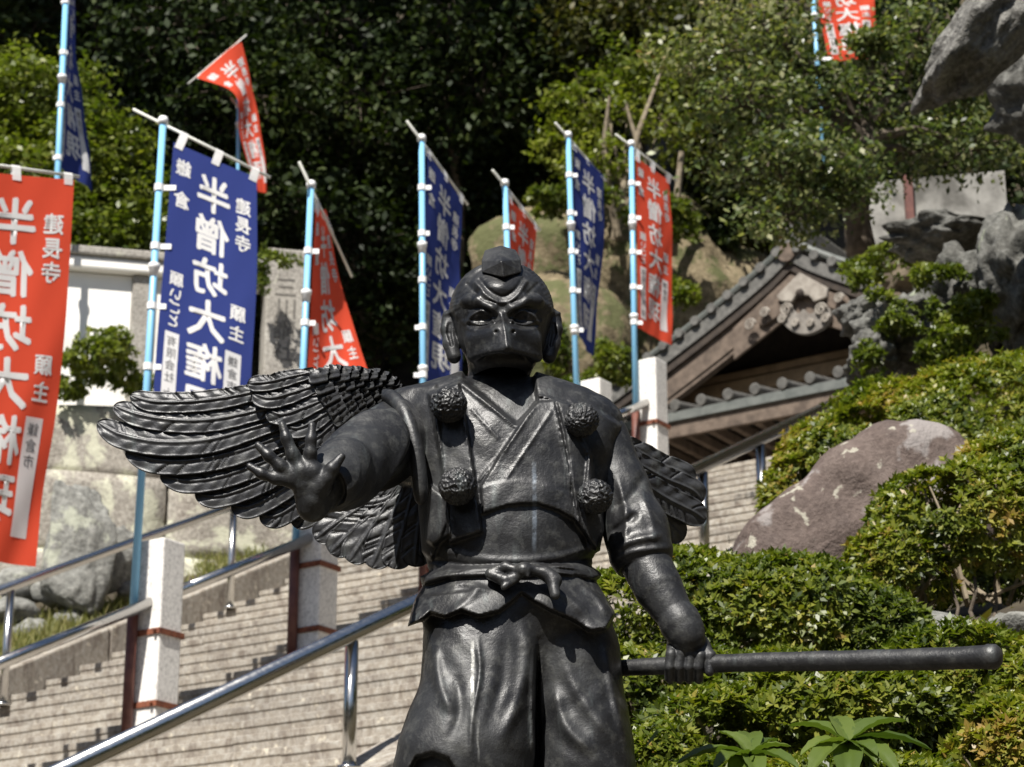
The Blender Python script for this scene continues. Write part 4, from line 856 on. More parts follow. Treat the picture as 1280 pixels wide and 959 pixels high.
# faceted cap on the crown
cap_f = [(602, 326), (606, 313), (626, 307), (645, 312.5), (651, 324.5), (652, 340), (629.5, 347), (602, 340), (627, 326.5)]
dyc = [-.092, -.066, -.060, -.066, -.092, -.100, -.132, -.100, -.136]
cv = [S(x, y, d) for (x, y), d in zip(cap_f, dyc)]; back = [S(x, y, .03) for x, y in [(604, 326), (608, 316), (626, 311), (643, 316), (649, 326), (650, 345), (629, 350), (604, 345)]]
obj('crown_cap', np.array(cv + back), [(8, 2, 1, 0), (8, 4, 3, 2), (8, 0, 7, 6), (8, 6, 5, 4), (0, 1, 10, 9), (1, 2, 11, 10), (2, 3, 12, 11), (3, 4, 13, 12), (4, 5, 14, 13), (5, 6, 15, 14), (6, 7, 16, 15), (7, 0, 9, 16), (9, 10, 11, 12, 13, 14, 15, 16)], m_br, head, bevel=.0025)

# ---------------- body: torso, vest, hakama trousers
TORSO = [(466, 582, 662, .055, .03), (478, 552, 694, .078, .03), (492, 513, 736, .100, .025), (512, 503, 758, .118, .02), (545, 510, 766, .128, .01), (600, 522, 757, .132, .005), (650, 528, 750, .133, .0), (690, 531, 744, .132, .0), (718, 537, 740, .126, .0), (745, 533, 748, .13, .0), (780, 536, 757, .13, .0), (815, 565, 735, .10, .0), (850, 600, 720, .06, .0)]
LEGL = [(770, 530, 690, .12, -.01), (810, 528, 688, .125, -.02), (860, 523, 680, .13, -.03), (900, 507, 674, .14, -.035), (940, 495, 670, .145, -.04), (985, 491, 664, .14, -.035), (1030, 505, 652, .12, -.02), (1070, 535, 632, .085, -.005)]
LEGR = [(770, 610, 762, .12, .02), (810, 635, 774, .125, .025), (860, 655, 779, .125, .03), (900, 665, 787, .13, .03), (940, 668, 793, .135, .03), (985, 668, 795, .13, .03), (1030, 680, 780, .11, .03), (1070, 692, 760, .085, .03)]
fb = Field([S(475, 700, 0)[0], YS - .30, S(640, 1075, 0)[2]], [S(815, 700, 0)[0], YS + .24, S(640, 455, .05)[2]], .0034)
fb.loft(TORSO, k=.0); fb.loft(LEGL, k=.022); fb.loft(LEGR, k=.012); fb.path([S(668, 800, .05), S(668, 1070, .05)], [.05, .05], .01)
# shoulders and the rolled armhole edge of the vest
fb.path([S(510, 520, .01), S(555, 506, .03), S(625, 512, .045), S(700, 508, .035), S(748, 530, .02)], [.050, .045, .045, .045, .05], .03)
STRAP_L = [(536, 492), (573, 478), (583, 530), (592, 590), (602, 665), (562, 678), (559, 640), (552, 580)]
BOX_L = [(538, 606), (534, 676), (541, 682), (563, 668), (558, 622)]
STRAP_R = [(672, 494), (695, 500), (706, 540), (714, 595), (722, 655), (746, 688), (756, 662), (742, 610), (738, 568), (724, 540), (712, 505)]
LAPEL_R = [(668, 503), (692, 500), (703, 545), (713, 594), (714, 618), (688, 606), (655, 599), (628, 601), (600, 609)]
NECK = [(578, 440), (580, 474), (612, 503), (645, 531), (672, 503), (668, 474), (668, 440)]
BAND = [(600, 609), (628, 601), (655, 599), (688, 606), (714, 618), (721, 651), (698, 638), (670, 629), (636, 631), (603, 642)]
FLAP = [(509, 784), (518, 748), (533, 722), (580, 716), (640, 714), (700, 714), (742, 722), (756, 744), (769, 768), (758, 786), (738, 789), (718, 776), (690, 764), (668, 752), (652, 741), (640, 752), (624, 764), (598, 770), (577, 763), (556, 771), (538, 766), (526, 776)]
VESTL = [(470, 486), (545, 480), (552, 560), (560, 650), (540, 700), (526, 690), (520, 600), (505, 540), (480, 505)]
VESTR = [(712, 500), (745, 512), (778, 532), (770, 580), (757, 640), (752, 690), (738, 690), (728, 640), (735, 570)]
def dress(px, py, dy):
    h = plateau(px, py, STRAP_L, .020, 1.6) + plateau(px, py, BOX_L, .015, 1.5) + plateau(px, py, STRAP_R, .014, 1.8)
    h = np.maximum(h, plateau(px, py, LAPEL_R, .009, 1.2)); h = h - plateau(px, py, NECK, .022, 2.0)
    h = h + plateau(px, py, BAND, .011, 1.2) + ridge(px, py, [(576, 479), (606, 502), (645, 531)], .006, 3.0) + ridge(px, py, [(590, 512), (623, 548)], .0025, 1.6)
    h = h + ridge(px, py, [(690, 513), (663, 554), (633, 598)], .0028, 1.6) + ridge(px, py, [(671, 504), (638, 552), (600, 600)], .0035, 2.4) + ridge(px, py, [(693, 502), (712, 590), (722, 652)], .006, 2.4) + ridge(px, py, [(573, 480), (591, 583), (601, 660)], .003, 2.0)
    h = h + plateau(px, py, VESTL, .007, 2.0) + plateau(px, py, VESTR, .008, 2.0)
    # belly creases
    h = h + ridge(px, py, [(560, 690), (620, 700), (690, 697), (735, 686)], .003, 4) - ridge(px, py, [(540, 700), (600, 707), (680, 706), (738, 698)], .004, 3)
    # sash of twisted cloth
    sb = np.interp(px, [530, 560, 640, 720, 745], [724, 716, 712, 712, 718]); w_ = (py - sb) / 7.5; h = h + .013 * np.clip(1 - w_ ** 2, 0, 1) ** .5
    h = h + .0035 * np.exp(-((py - sb - 2.5 * np.sin(px * .07) + 1) / 1.5) ** 2) * (np.abs(w_) < 1) - .003 * np.exp(-((py - sb + 3 - .04 * (px - 640)) / 1.2) ** 2) * (np.abs(w_) < 1)
    # flared skirt of the jacket
    fl = np.clip(.5 - poly_d(px, py, FLAP) / 3.0, 0, 1); tt = np.clip((py - 722) / 62, 0, 1)
    h = h + fl * (.006 + .036 * tt ** 1.3 + .005 * np.sin((px - 500) * .075 + .6) * tt) + fl * (taper_ridge(px, py, [(553, 738), (580, 730), (615, 738)], .004, 4) + taper_ridge(px, py, [(600, 727), (590, 745), (560, 768)], .005, 5) + taper_ridge(px, py, [(680, 730), (712, 748), (742, 782)], .005, 5) + taper_ridge(px, py, [(720, 728), (745, 745), (762, 772)], .004, 4))
    # hakama folds
    lg = py > 745
    h = h + lg * (taper_ridge(px, py, [(596, 790), (600, 840), (590, 900), (588, 950)], .006, 3.2) + taper_ridge(px, py, [(543, 800), (548, 850), (566, 895)], .008, 7) + taper_ridge(px, py, [(650, 770), (660, 810), (650, 870), (625, 930)], .008, 8)
         + taper_ridge(px, py, [(668, 812), (666, 870), (668, 960)], .008, 3.5) - taper_ridge(px, py, [(673, 800), (671, 880), (674, 1000)], .018, 3.0) + taper_ridge(px, py, [(690, 850), (705, 905), (745, 945)], .009, 9) + taper_ridge(px, py, [(700, 810), (720, 860), (770, 930)], .007, 10) - taper_ridge(px, py, [(570, 840), (575, 890), (560, 930)], .006, 7)
         + taper_ridge(px, py, [(755, 800), (765, 860), (782, 930)], .006, 5) - taper_ridge(px, py, [(630, 800), (625, 860), (605, 920)], .005, 8))
    h = h - .02 * np.clip(.5 - poly_d(px, py, [(512, 962), (520, 947), (540, 941), (560, 948), (572, 968), (575, 1000), (512, 1000)]) / 4, 0, 1)
    return h + .0011 * np.sin(px * .11 + 2 * np.sin(py * .05)) * np.sin(py * .09 + 1.5 * np.sin(px * .06))
fb.relief(dress, .062, front=.10, rast=(470, 450, 820, 1080))
# rolled edge of the armhole, knot and bow of the sash
fb.path(list(interp_poly(np.array([S(476, 496, -.02), S(490, 497, -.07), S(506, 516, -.112), S(518, 552, -.132), S(524, 590, -.128), S(526, 625, -.115)]), np.linspace(0, 1, 22))), .0105, .016)
kn = -.168
fb.ell(S(655, 713, kn), (11 * K, 10 * K, 10 * K), .004); fb.path([S(658, 705, kn - .004), S(660, 720, kn - .010)], [.004, .004], .004)
fb.path([S(650, 714, kn), S(632, 709, kn + .010), S(613, 716, kn + .016)], [.009, .011, .010], .004); fb.path([S(613, 718, kn + .014), S(632, 726, kn + .004), S(650, 719, kn)], [.011, .013, .008], .003)
fb.path([S(664, 712, kn), S(682, 717, kn + .006), S(694, 726, kn + .004)], [.009, .014, .014], .006); fb.path([S(690, 722, kn + .004), S(694, 744, kn - .010)], [.013, .010], .008)
fb.path([S(647, 724, kn), S(630, 734, kn - .005)], [.006, .007], .004)
v, f = fb.skin(); body = obj('body', v, f, m_br, statue, smooth=True)

# ---------------- raised arm and open hand
fa = Field(S(300, 672, -.46) - [.0, .0, .02], [S(545, 600, .05)[0], YS + .07, S(400, 478, .05)[2]], .0026)
A0, A1, A2, A3 = S(508, 545, .0), S(468, 562, -.14), S(432, 588, -.27), S(413, 604, -.335)
fa.path([A0, A1, A2, A3], [.082, .072, .064, .058], .02)
def sleeve(px, py, dy):
    t = (-dy) / .335; ph = t * 17 + 2.2 * (px * .01 - py * .012)
    return .0075 * (1 - 2 * np.abs(np.sin(ph * .5)))  * np.clip((t - .05) * 4, 0, 1) + .0022 * np.sin(ph * 2.3 + 1) + .004 * np.exp(-((t - 1.0) / .06) ** 2)
fa.relief(sleeve, .02)
ax_ = (A3 - A2) / np.linalg.norm(A3 - A2); fa.cone(A3 + ax_ * .045, A3 + ax_ * .10, .047, .05, .004, 'sub')
HW = S(391, 632, -.36); HP = S(380, 605, -.385)
fa.path([A3 + ax_ * .01, HW, HP], [.036, .029, .024], .012)
fa.path([S(366, 598, -.392), S(378, 590, -.396), S(392, 590, -.394), S(402, 606, -.388), S(392, 624, -.38)], [.017, .019, .018, .018, .019], .010)
for P4, rr in (([(365, 600, -.392), (345, 598, -.398), (327, 592, -.402), (312, 583, -.402)], (.0165, .0125, .0110, .0080)),
               ([(368, 594, -.394), (351, 583, -.404), (336, 570, -.410), (323, 557, -.410)], (.0165, .0130, .0112, .0085)),
               ([(376, 588, -.396), (366, 568, -.408), (358, 548, -.414), (353, 531, -.414)], (.0165, .0132, .0112, .0080)),
               ([(388, 586, -.394), (388, 566, -.406), (389, 549, -.412), (390, 532, -.411)], (.0160, .0128, .0108, .0078)),
               ([(396, 610, -.388), (409, 598, -.398), (415, 586, -.404), (427, 571, -.404)], (.0200, .0150, .0135, .0085))):
    fa.path([S(*q) for q in P4], [r * .92 for r in rr], .007)
v, f = fa.skin(); obj('arm', v, f, m_br, statue, smooth=True)

# ---------------- lowered arm gripping the staff
def stf(px): return .035 - (px - 775) / 473 * .40
fr = Field([S(738, 700, .0)[0], YS - .22, S(700, 870, -.1)[2]], [S(912, 700, -.1)[0], YS + .14, S(700, 500, .05)[2]], .0027)
fr.path([S(752, 548, .02), S(775, 610, .01), S(795, 662, -.01), S(801, 690, -.02)], [.058, .058, .064, .066], .02)
fr.cone(S(815, 742, -.03), S(828, 790, -.05), .08, .10, .003, 'sub')
fr.path([S(800, 690, -.022), S(823, 735, -.045), S(852, 783, -.068)], [.052, .050, .034], .0)
fr.path([S(852, 783, -.068), S(859, 800, -.072)], [.033, .027], .01)
# wristband rings
for (x, y, d_, rr) in ((850, 778, -.066, .0425), (855, 787, -.069, .0400), (858, 793, -.071, .036)):
    c = S(x, y, d_); axv = S(862, 806, -.078) - S(823, 735, -.045); axv = axv / np.linalg.norm(axv); fr.cone(c - axv * .003, c + axv * .003, rr, rr, .003)
def slv(px, py, dy):
    return (taper_ridge(px, py, [(770, 590), (782, 640), (778, 690)], .006, 5) + taper_ridge(px, py, [(800, 610), (815, 650), (822, 690)], .005, 5) + taper_ridge(px, py, [(765, 690), (790, 676), (830, 668)], .008, 6) + taper_ridge(px, py, [(762, 668), (780, 655), (800, 640)], -.007, 5) + taper_ridge(px, py, [(758, 705), (790, 690), (842, 684)], .005, 4) - taper_ridge(px, py, [(762, 640), (790, 620), (806, 590)], .005, 6))
fr.relief(slv, .02, rast=(735, 490, 915, 880))
hd = stf(860)
fr.ell(S(861, 811, hd - .008), (27 * K, .032, 20 * K), .008)
fr.path([S(846, 806, hd + .0), S(872, 804, hd + .0), S(880, 815, hd - .004)], [.018, .018, .016], .01)
for i, x in enumerate((838, 850, 862, 874)):
    o_ = (0, -2, -1, 2)[i]
    fr.path([S(x + 3, 808 + o_, hd - .018), S(x + 1, 818 + o_, hd - .036), S(x - 1, 834, hd - .034), S(x - 1, 847 + (i % 2), hd - .016), S(x, 850, hd + .004)], [.0110, .0112, .0105, .0100, .009], .0022)
fr.path([S(874, 804, hd - .012), S(888, 820, hd - .032), S(887, 840, hd - .034)], [.013, .0115, .0095], .004)
v, f = fr.skin(); obj('arm', v, f, m_br, statue, smooth=True)
# staff: slightly swelling towards its rounded end
ns_ = 28; pt_ = [S(x, 835 - (x - 775) * .0325 + 1.5 * math.sin(x * .012), stf(x)) for x in np.linspace(735, 1232, ns_)]
rd_ = [.0165 + .0055 * (k / (ns_ - 1)) + .0005 * math.sin(k * 1.7) for k in range(ns_)]
e_ = pt_[-1] - pt_[-2]; e_ = e_ / np.linalg.norm(e_); pt_ += [pt_[-1] + e_ * .006, pt_[-1] + e_ * .02, pt_[-1] + e_ * .028, pt_[-1] + e_ * .031]; rd_ += [.0245, .0235, .017, .006]
mb = MB(); mb.tube(pt_, rd_, 20); mb.build('staff', m_br, statue, smooth=True)

# ---------------- four pompoms on the vest
vi, fi = ico(6)
for (x, y, r, d_) in ((561, 506, 22.5, -.150), (572, 608, 23.0, -.172), (727, 525, 21.5, -.128), (744, 621, 21.5, -.135)):
    c = S(x, y, d_); q = vi * 1.0; n = vnoise(q, 5.2, int(x), 2); n2 = vnoise(q, 9, int(x) + 1, 2); dsp = .050 * (1 - 2 * np.abs(np.tanh(n * 1.2))) + .02 * n2
    obj('pompom', c + q * (r * K * (0.97 + dsp))[:, None], fi, m_br, statue, smooth=True)

# ---------------- wings of single feathers
def feather(P, wid, d_root, d_tip, par, seed, layer=0.0, camber=.010, wide=1.34, nl=140, nw=21, rootw=.55, pitch_=0.0):
    """P: picture points from tip to root; a cambered vane with a keel and slanting barb cuts"""
    camber = camber * .30; wid = wid * wide; r = np.random.default_rng(seed); t = np.linspace(0, 1, nl); C = curve(P, nl); dy = d_tip + (d_root - d_tip) * t; ctr = np.array([S(C[i, 0], C[i, 1], dy[i] - layer) for i in range(nl)])
    tan = np.gradient(ctr, axis=0); tan /= np.linalg.norm(tan, axis=1)[:, None]; side = np.cross(tan, np.array([0, 1.0, 0])); side /= np.linalg.norm(side, axis=1)[:, None]; nrm = np.cross(side, tan); nrm *= np.sign(nrm[:, 1:2] * -1)
    wd = wid * K / 2 * np.clip(np.sqrt(np.clip(1 - (1 - np.clip(t / .17, 0, 1)) ** 2.2, 0, 1)), 0.0, 1) * (rootw + (1 - rootw) * np.clip((1.05 - t) / .5, 0, 1)); wd = np.maximum(wd, .0006)
    a = np.linspace(-1, 1, nw); L_ = np.linalg.norm(np.diff(ctr, axis=0), axis=1).sum(); s = t * L_
    T_, A_ = np.meshgrid(t, a, indexing='ij'); Ss = T_ * L_; ph = (Ss + .9 * np.abs(A_) * wd.max()) / .0062
    barb = .0011 * np.sin(ph + .6 * np.sin(Ss * 60)) * np.clip(np.abs(A_) * 3 - .3, 0, 1)
    for _ in range(int(6 + L_ * 34)):                                  # deeper slanting cuts, mostly on the lower vane
        s0 = r.uniform(.05, .95) * L_; sg = 1 if r.uniform() < .7 else -1; q = Ss - s0 + .95 * (np.abs(A_) - .3) * wd.max(); m = (A_ * sg > .18)
        barb = barb - .0050 * np.exp(-(q / .0021) ** 2) * m * np.clip((np.abs(A_) - .12) * 4, 0, 1) * (wd / wd.max())[:, None]
    up_ = camber * (1 - A_ ** 2) * np.clip(wd / wd.max(), 0, 1)[:, None] + .0032 * np.exp(-(A_ / .09) ** 2) * np.clip(T_ * 8, 0, 1) - .0012 * np.exp(-((np.abs(A_) - .20) / .08) ** 2) + barb
    up_ = up_ + .003 * np.clip(np.abs(A_) - .86, 0, 1) / .14
    fr_ = ctr[:, None] + side[:, None] * (A_ * wd[:, None])[..., None] + nrm[:, None] * up_[..., None]; bk = ctr[:, None] + side[:, None] * (A_ * wd[:, None] * .97)[..., None] - nrm[:, None] * (.007 + .003 * (1 - A_ ** 2))[..., None]
    v = np.concatenate([fr_.reshape(-1, 3), bk.reshape(-1, 3)]); i = (np.arange(nl - 1)[:, None] * nw + np.arange(nw - 1)[None]).ravel(); q1 = np.stack([i, i + 1, i + nw + 1, i + nw], 1); o = nl * nw; q2 = q1[:, ::-1] + o
    j = np.arange(nl - 1) * nw; e1 = np.stack([j, j + nw, j + nw + o, j + o], 1); e2 = np.stack([j + nw - 1, j + nw - 1 + o, j + 2 * nw - 1 + o, j + 2 * nw - 1], 1); k = np.arange(nw - 1); e3 = np.stack([k, k + o, k + 1 + o, k + 1], 1)
    return obj('feather', v, np.concatenate([q1, q2, e1, e2, e3]), m_brw, par, smooth=True)
cw = lambda P: [(120 + x / 3.048, 440 + y / 3.048) for x, y in P]
wing = empty('wing', S(500, 560, .16), parent=statue)
PRIM = [([(130, 165), (210, 190), (350, 192), (480, 178), (640, 150), (760, 150)], 66), ([(68, 205), (160, 240), (300, 262), (450, 258), (660, 215), (790, 180)], 76), ([(6, 268), (90, 315), (240, 345), (420, 338), (600, 290), (800, 225)], 84),
        ([(113, 375), (220, 412), (360, 415), (520, 385), (700, 325), (860, 270)], 84), ([(245, 468), (340, 492), (460, 480), (600, 435), (760, 370), (900, 310)], 76), ([(378, 535), (450, 552), (560, 525), (700, 460), (850, 380)], 72), ([(515, 585), (580, 592), (680, 545), (800, 460), (920, 370)], 72), ([(622, 622), (690, 625), (790, 560), (880, 470), (960, 390)], 74),
        ([(740, 640), (800, 625), (880, 560), (980, 440)], 74)]
for k, (P, wd_) in enumerate(PRIM): feather(cw(P), wd_ / 3.048, .165, .20 + .012 * (8 - k) / 8, wing, 100 + k, layer=.0075 * (8 - k) - .03, camber=.013)
LOW = [([(835, 715), (900, 665), (1010, 590), (1100, 510)], 84), ([(893, 768), (950, 710), (1050, 620), (1130, 520)], 90), ([(965, 800), (1010, 730), (1085, 620), (1150, 520)], 92), ([(1050, 822), (1085, 740), (1130, 630), (1180, 520)], 92), ([(1135, 826), (1155, 740), (1185, 630), (1210, 520)], 92), ([(1215, 818), (1222, 740), (1235, 640), (1250, 520)], 92), ([(1290, 800), (1290, 720), (1290, 640), (1290, 520)], 90)]
for k, (P, wd_) in enumerate(LOW): feather(cw(P), wd_ / 3.048, .14, .16, wing, 130 + k, layer=.004 * k - .01, camber=.012)
COV = [([(577, 122), (650, 118), (730, 100), (830, 78)], 52), ([(598, 160), (660, 178), (740, 160), (850, 125)], 64), ([(652, 222), (710, 240), (790, 215), (880, 180)], 66), ([(715, 280), (770, 292), (840, 260), (910, 215)], 62), ([(770, 335), (830, 335), (890, 290), (940, 240)], 60), ([(815, 390), (870, 375), (920, 320), (960, 270)], 58), ([(860, 430), (905, 400), (945, 340), (985, 290)], 56)]
for k, (P, wd_) in enumerate(COV): feather(cw(P), wd_ / 3.048, .135, .16, wing, 160 + k, layer=.028 - .003 * k, camber=.012, nl=40)
k = 0
for row_, (a, b, n_) in enumerate([((812, 95), (905, 268), 5), ((862, 80), (950, 262), 5), ((905, 92), (985, 252), 5), ((945, 82), (1020, 236), 5), ((985, 92), (1050, 215), 4), ((1025, 88), (1078, 196), 4), ((1062, 98), (1108, 176), 3), ((1095, 115), (1130, 165), 2)]):
    for j in range(n_):
        t_ = j / max(1, n_ - 1); x = a[0] + (b[0] - a[0]) * t_; y = a[1] + (b[1] - a[1]) * t_; L_ = 74 - 4 * row_; an = -.12 - .55 * t_
        feather(cw([(x, y), (x + L_ * .5 * math.cos(an), y + L_ * .5 * math.sin(an)), (x + L_ * math.cos(an), y + L_ * math.sin(an))]), (48 - 2.5 * row_) / 3.048, .125 - .004 * row_, .150, wing, 200 + k, layer=.045 + .007 * row_ - .002 * j, camber=.008, nl=16, nw=9, rootw=.8); k += 1
# leading edge of the wing bone
mb = MB(); mb.tube([S(*q) for q in [(500, 500, .10), (478, 484, .10), (450, 470, .115), (415, 466, .13), (385, 470, .15), (330, 478, .165)]], [.03, .026, .021, .016, .011, .006], 12); mb.build('wing_bone', m_brw, wing, smooth=True)
wing2 = empty('wing', S(765, 560, .16), parent=statue)
c2 = lambda P: [(740 + x / 4.79, 520 + y / 4.79) for x, y in P]
for k, (P, wd_) in enumerate([([(612, 398), (540, 345), (400, 290), (250, 200), (100, 110)], 120), ([(662, 512), (600, 450), (440, 380), (280, 290), (120, 180)], 128), ([(680, 625), (600, 575), (470, 510), (330, 420), (150, 260)], 135), ([(548, 740), (500, 690), (430, 620), (330, 500), (180, 330)], 130), ([(470, 760), (430, 720), (380, 640), (280, 520), (150, 380)], 120)]):
    feather(c2(P), wd_ / 4.79, .13, .26, wing2, 300 + k, layer=.006 * (4 - k) - .01, camber=.014)
for k, (P, wd_) in enumerate([([(222, 165), (170, 140), (90, 90)], 70), ([(210, 205), (150, 165), (80, 110)], 66), ([(290, 260), (220, 215), (130, 150)], 70)]):
    feather(c2(P), wd_ / 4.79, .10, .13, wing2, 320 + k, layer=.03, camber=.008, nl=16, nw=9, rootw=.8)
# ---------------- legs, feet and the rock it stands on (below the picture)
fl = Field([S(480, 1100)[0], YS - .25, 1.80], [S(810, 1100)[0], YS + .2, S(640, 1040, 0)[2]], .006)
for x, dy0 in ((580, -.01), (725, .03)):
    z0 = 1.97; p = S(x, 1050, dy0); q = np.array([p[0], p[1], z0 + .06]); fl.path([p, (p + q) / 2 + [0, .0, 0], q], [.085, .065, .045], .01)
    fl.path([q + [0, .05, -.015], q + [0, -.06, -.02], q + [0, -.15, -.035]], [.042, .045, .033], .02)
v, f = fl.skin(); obj('lower_leg', v, f, m_br, statue, smooth=True, kind=None)
p, f = rock_arrays(np.array([S(645, 1100)[0], YS + .05, 1.55]), (.62, .5, .48), 77, 5, .12, 1.2, 6); p[:, 2] = np.minimum(p[:, 2], 1.985); obj('pedestal_rock', p, f, m_rock, label='low grey rock on which the bronze statue stands', cat='rock')
# ================================================================== VEGETATION
def unit(a): return a / (np.linalg.norm(a, axis=-1, keepdims=True) + 1e-9)
def leaf_arrays(c, d, up, L, W, fold=.25, curl=.0):
    """diamond leaves: base point c, pointing d, facing up"""
    s = unit(np.cross(d, up)); n = np.cross(s, d); L = L[:, None]; W = W[:, None]
    v = np.stack([c, c + d * L * .5 + s * W * .5 + n * W * fold, c + d * L + n * L * curl, c + d * L * .5 - s * W * .5 + n * W * fold], 1)
    i = np.arange(len(c))[:, None] * 4 + np.arange(4)[None]; return v.reshape(-1, 3), i
GREEN_AZ = leaf_mat('azalea_leaf', [(.035, .055, .010), (.090, .120, .016), (.160, .185, .022), (.24, .24, .034), (.30, .20, .05)], .42, .34)
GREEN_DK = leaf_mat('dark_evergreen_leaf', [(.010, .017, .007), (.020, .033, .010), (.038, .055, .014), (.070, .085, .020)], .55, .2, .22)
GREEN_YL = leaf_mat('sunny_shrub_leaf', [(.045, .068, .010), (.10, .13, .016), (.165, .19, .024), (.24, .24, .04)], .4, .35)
GREEN_MP = leaf_mat('maple_leaf', [(.040, .060, .022), (.085, .115, .038), (.17, .185, .07), (.30, .29, .15), (.24, .13, .06)], .40, .35, .55)
GREEN_OL = leaf_mat('olive_leaf', [(.018, .024, .007), (.045, .053, .014), (.085, .085, .022), (.15, .115, .035)], .5, .3, .35)
GREEN_GR = leaf_mat('grass_blade', [(.10, .11, .03), (.16, .17, .045), (.25, .24, .08), (.34, .29, .13)], .6, .35)
GREEN_BIG = leaf_mat('broad_leaf', [(.050, .080, .016), (.085, .125, .024), (.13, .17, .036)], .35, .3)
m_bark = simple('bark', (.055, .042, .030), (.12, .095, .07), 18, .9, b=.5); m_twig = simple('pale_twig', (.16, .125, .085), (.30, .25, .18), 20, .85)
def rand_dirs(r, n): return unit(r.normal(size=(n, 3)))
def bush(label, blobs, dens, mat, seed, lsz=.024, lw=.40, layers=(1.0, .95, .88), stems=True, group='clipped azalea bushes', name='azalea_bush', whorl=6, lump=.10, cat='bush', wild=.25, upw=.5, bias=0.0, holes=True):
    """blobs: list of (centre3, radii3); whorls of leaves over every blob's skin, thinner layers inside"""
    r = np.random.default_rng(seed); C_, D_, U_, T_ = [], [], [], []
    for (c, rad) in blobs:
        c = np.asarray(c); rad = np.asarray(rad, float); area = 4 * PI * ((rad[0] * rad[1]) ** 1.6 / 3 + (rad[0] * rad[2]) ** 1.6 / 3 + (rad[1] * rad[2]) ** 1.6 / 3) ** (1 / 1.6)
        for li, ly in enumerate(layers):
            n = int(area * dens * (1.0 if li == 0 else .55)); q = rand_dirs(r, n); q = q[q[:, 2] > -.75]; p = q * rad
            rr = ly * (1 + lump * vnoise(p + c, 3.2, seed, 2) + r.normal(size=len(p)) * .018 + (r.uniform(size=len(p)) < .05) * r.uniform(0, .07, len(p))); p = c + p * rr[:, None]
            keep = np.ones(len(p), bool)
            for (c2, rad2) in blobs:
                if c2 is c or np.allclose(c2, c): continue
                keep &= (((p - c2) / rad2) ** 2).sum(1) > .86
            if holes: keep &= vnoise(p, 8.0, seed + 7, 2) + .6 * vnoise(p, 22.0, seed + 8, 1) > -.62
            p = p[keep]; q = unit((q / rad)[keep]); ax = unit(q + upw * np.array([0, 0, 1.0]) + wild * r.normal(size=q.shape)); k = len(p)
            t1 = unit(np.cross(ax, r.normal(size=ax.shape))); t2 = np.cross(ax, t1); base = r.normal(size=k) * .16 + .42 + bias + .22 * vnoise(p, 5, seed + 3, 2)
            for j in range(whorl):
                th = j * 2 * PI / whorl + r.uniform(0, .7, k); el = r.uniform(.15, 1.0, k); d = unit((np.cos(th) * np.cos(el))[:, None] * t1 + (np.sin(th) * np.cos(el))[:, None] * t2 + np.sin(el)[:, None] * ax)
                C_.append(p); D_.append(d); U_.append(ax); T_.append(np.clip(base + r.normal(size=k) * .10, 0, 1) * np.where(r.uniform(size=k) < .02, 1.6, 1.0))
    C_ = np.concatenate(C_); D_ = np.concatenate(D_); U_ = np.concatenate(U_); T_ = np.clip(np.concatenate(T_), 0, 1); n = len(C_); L = lsz * r.uniform(.6, 1.25, n)
    v, f = leaf_arrays(C_, D_, U_, L, L * lw * r.uniform(.8, 1.2, n)); c0 = np.mean([b[0] for b in blobs], 0); z0 = min(b[0][2] - b[1][2] for b in blobs)
    t = empty(name, np.array([c0[0], c0[1], z0]), label, cat, group); obj('foliage', v, f, mat, t, tint=np.repeat(T_, 4), kind='stuff')
    if stems:
        for (c, rad) in blobs:
            mb = MB()
            for _ in range(9):
                a = np.array([c[0] + r.normal() * rad[0] * .15, c[1] + r.normal() * rad[1] * .15, c[2] - rad[2] * 1.0]); e = c + rand_dirs(r, 1)[0] * np.asarray(rad) * .85; e[2] = max(e[2], c[2] - .2 * rad[2]); m = (a + e) / 2 + r.normal(size=3) * rad[0] * .08
                mb.tube([a, m, e], [.009, .006, .003], 5)
            mb.build('stem', m_twig, t, kind='stuff')
    return t, n
def BP(px, py, D, wx, wz, dp=None): s = D / F; return (PD(px, py, D), np.array([wx * s, (dp or wx * .9) * s, wz * s]))
nleaf = 0
for lab, bl, dens, seed in (
    ('highest broad azalea bush behind the brown memorial stone', [BP(1175, 625, 10.4, 175, 165), BP(1320, 600, 10.6, 210, 175), BP(1030, 640, 10.2, 82, 92), BP(1080, 600, 10.3, 110, 100)], 1100, 1),
    ('azalea bush spilling over the right end of the brown memorial stone', [BP(1215, 670, 7.5, 128, 85, 110), BP(1130, 715, 7.4, 70, 58, 70), BP(1310, 640, 7.6, 130, 100, 110), BP(1180, 640, 7.6, 85, 48, 80)], 1500, 2),
    ('low flat azalea bush between the statue elbow and the memorial stone', [BP(850, 775, 6.9, 130, 88), BP(985, 785, 6.8, 135, 92), BP(1090, 800, 6.7, 80, 70), BP(760, 790, 7.0, 70, 80)], 1500, 3),
    ('azalea bush under the thick end of the staff', [BP(1060, 905, 6.0, 150, 80), BP(1200, 880, 6.1, 120, 90), BP(900, 935, 5.9, 105, 66), BP(985, 880, 6.3, 90, 60), BP(800, 880, 6.4, 80, 66), BP(880, 860, 6.5, 80, 46)], 1600, 4),
    ('sunlit azalea bush in the bottom right corner', [BP(1275, 945, 5.5, 90, 70), BP(1330, 900, 5.7, 90, 110)], 1700, 5),
    ('azalea bush beside the statue trousers at the bottom edge', [BP(830, 965, 5.6, 60, 60), BP(900, 1010, 5.5, 110, 60), BP(1060, 1010, 5.4, 150, 60)], 1600, 6)):
    t_, n_ = bush(lab, bl, dens * 1.45, GREEN_AZ, seed, lsz=.029 if seed > 1 else .033, bias=(.08, .06, -.06, -.08, .10, .0)[seed - 1]); nleaf += n_
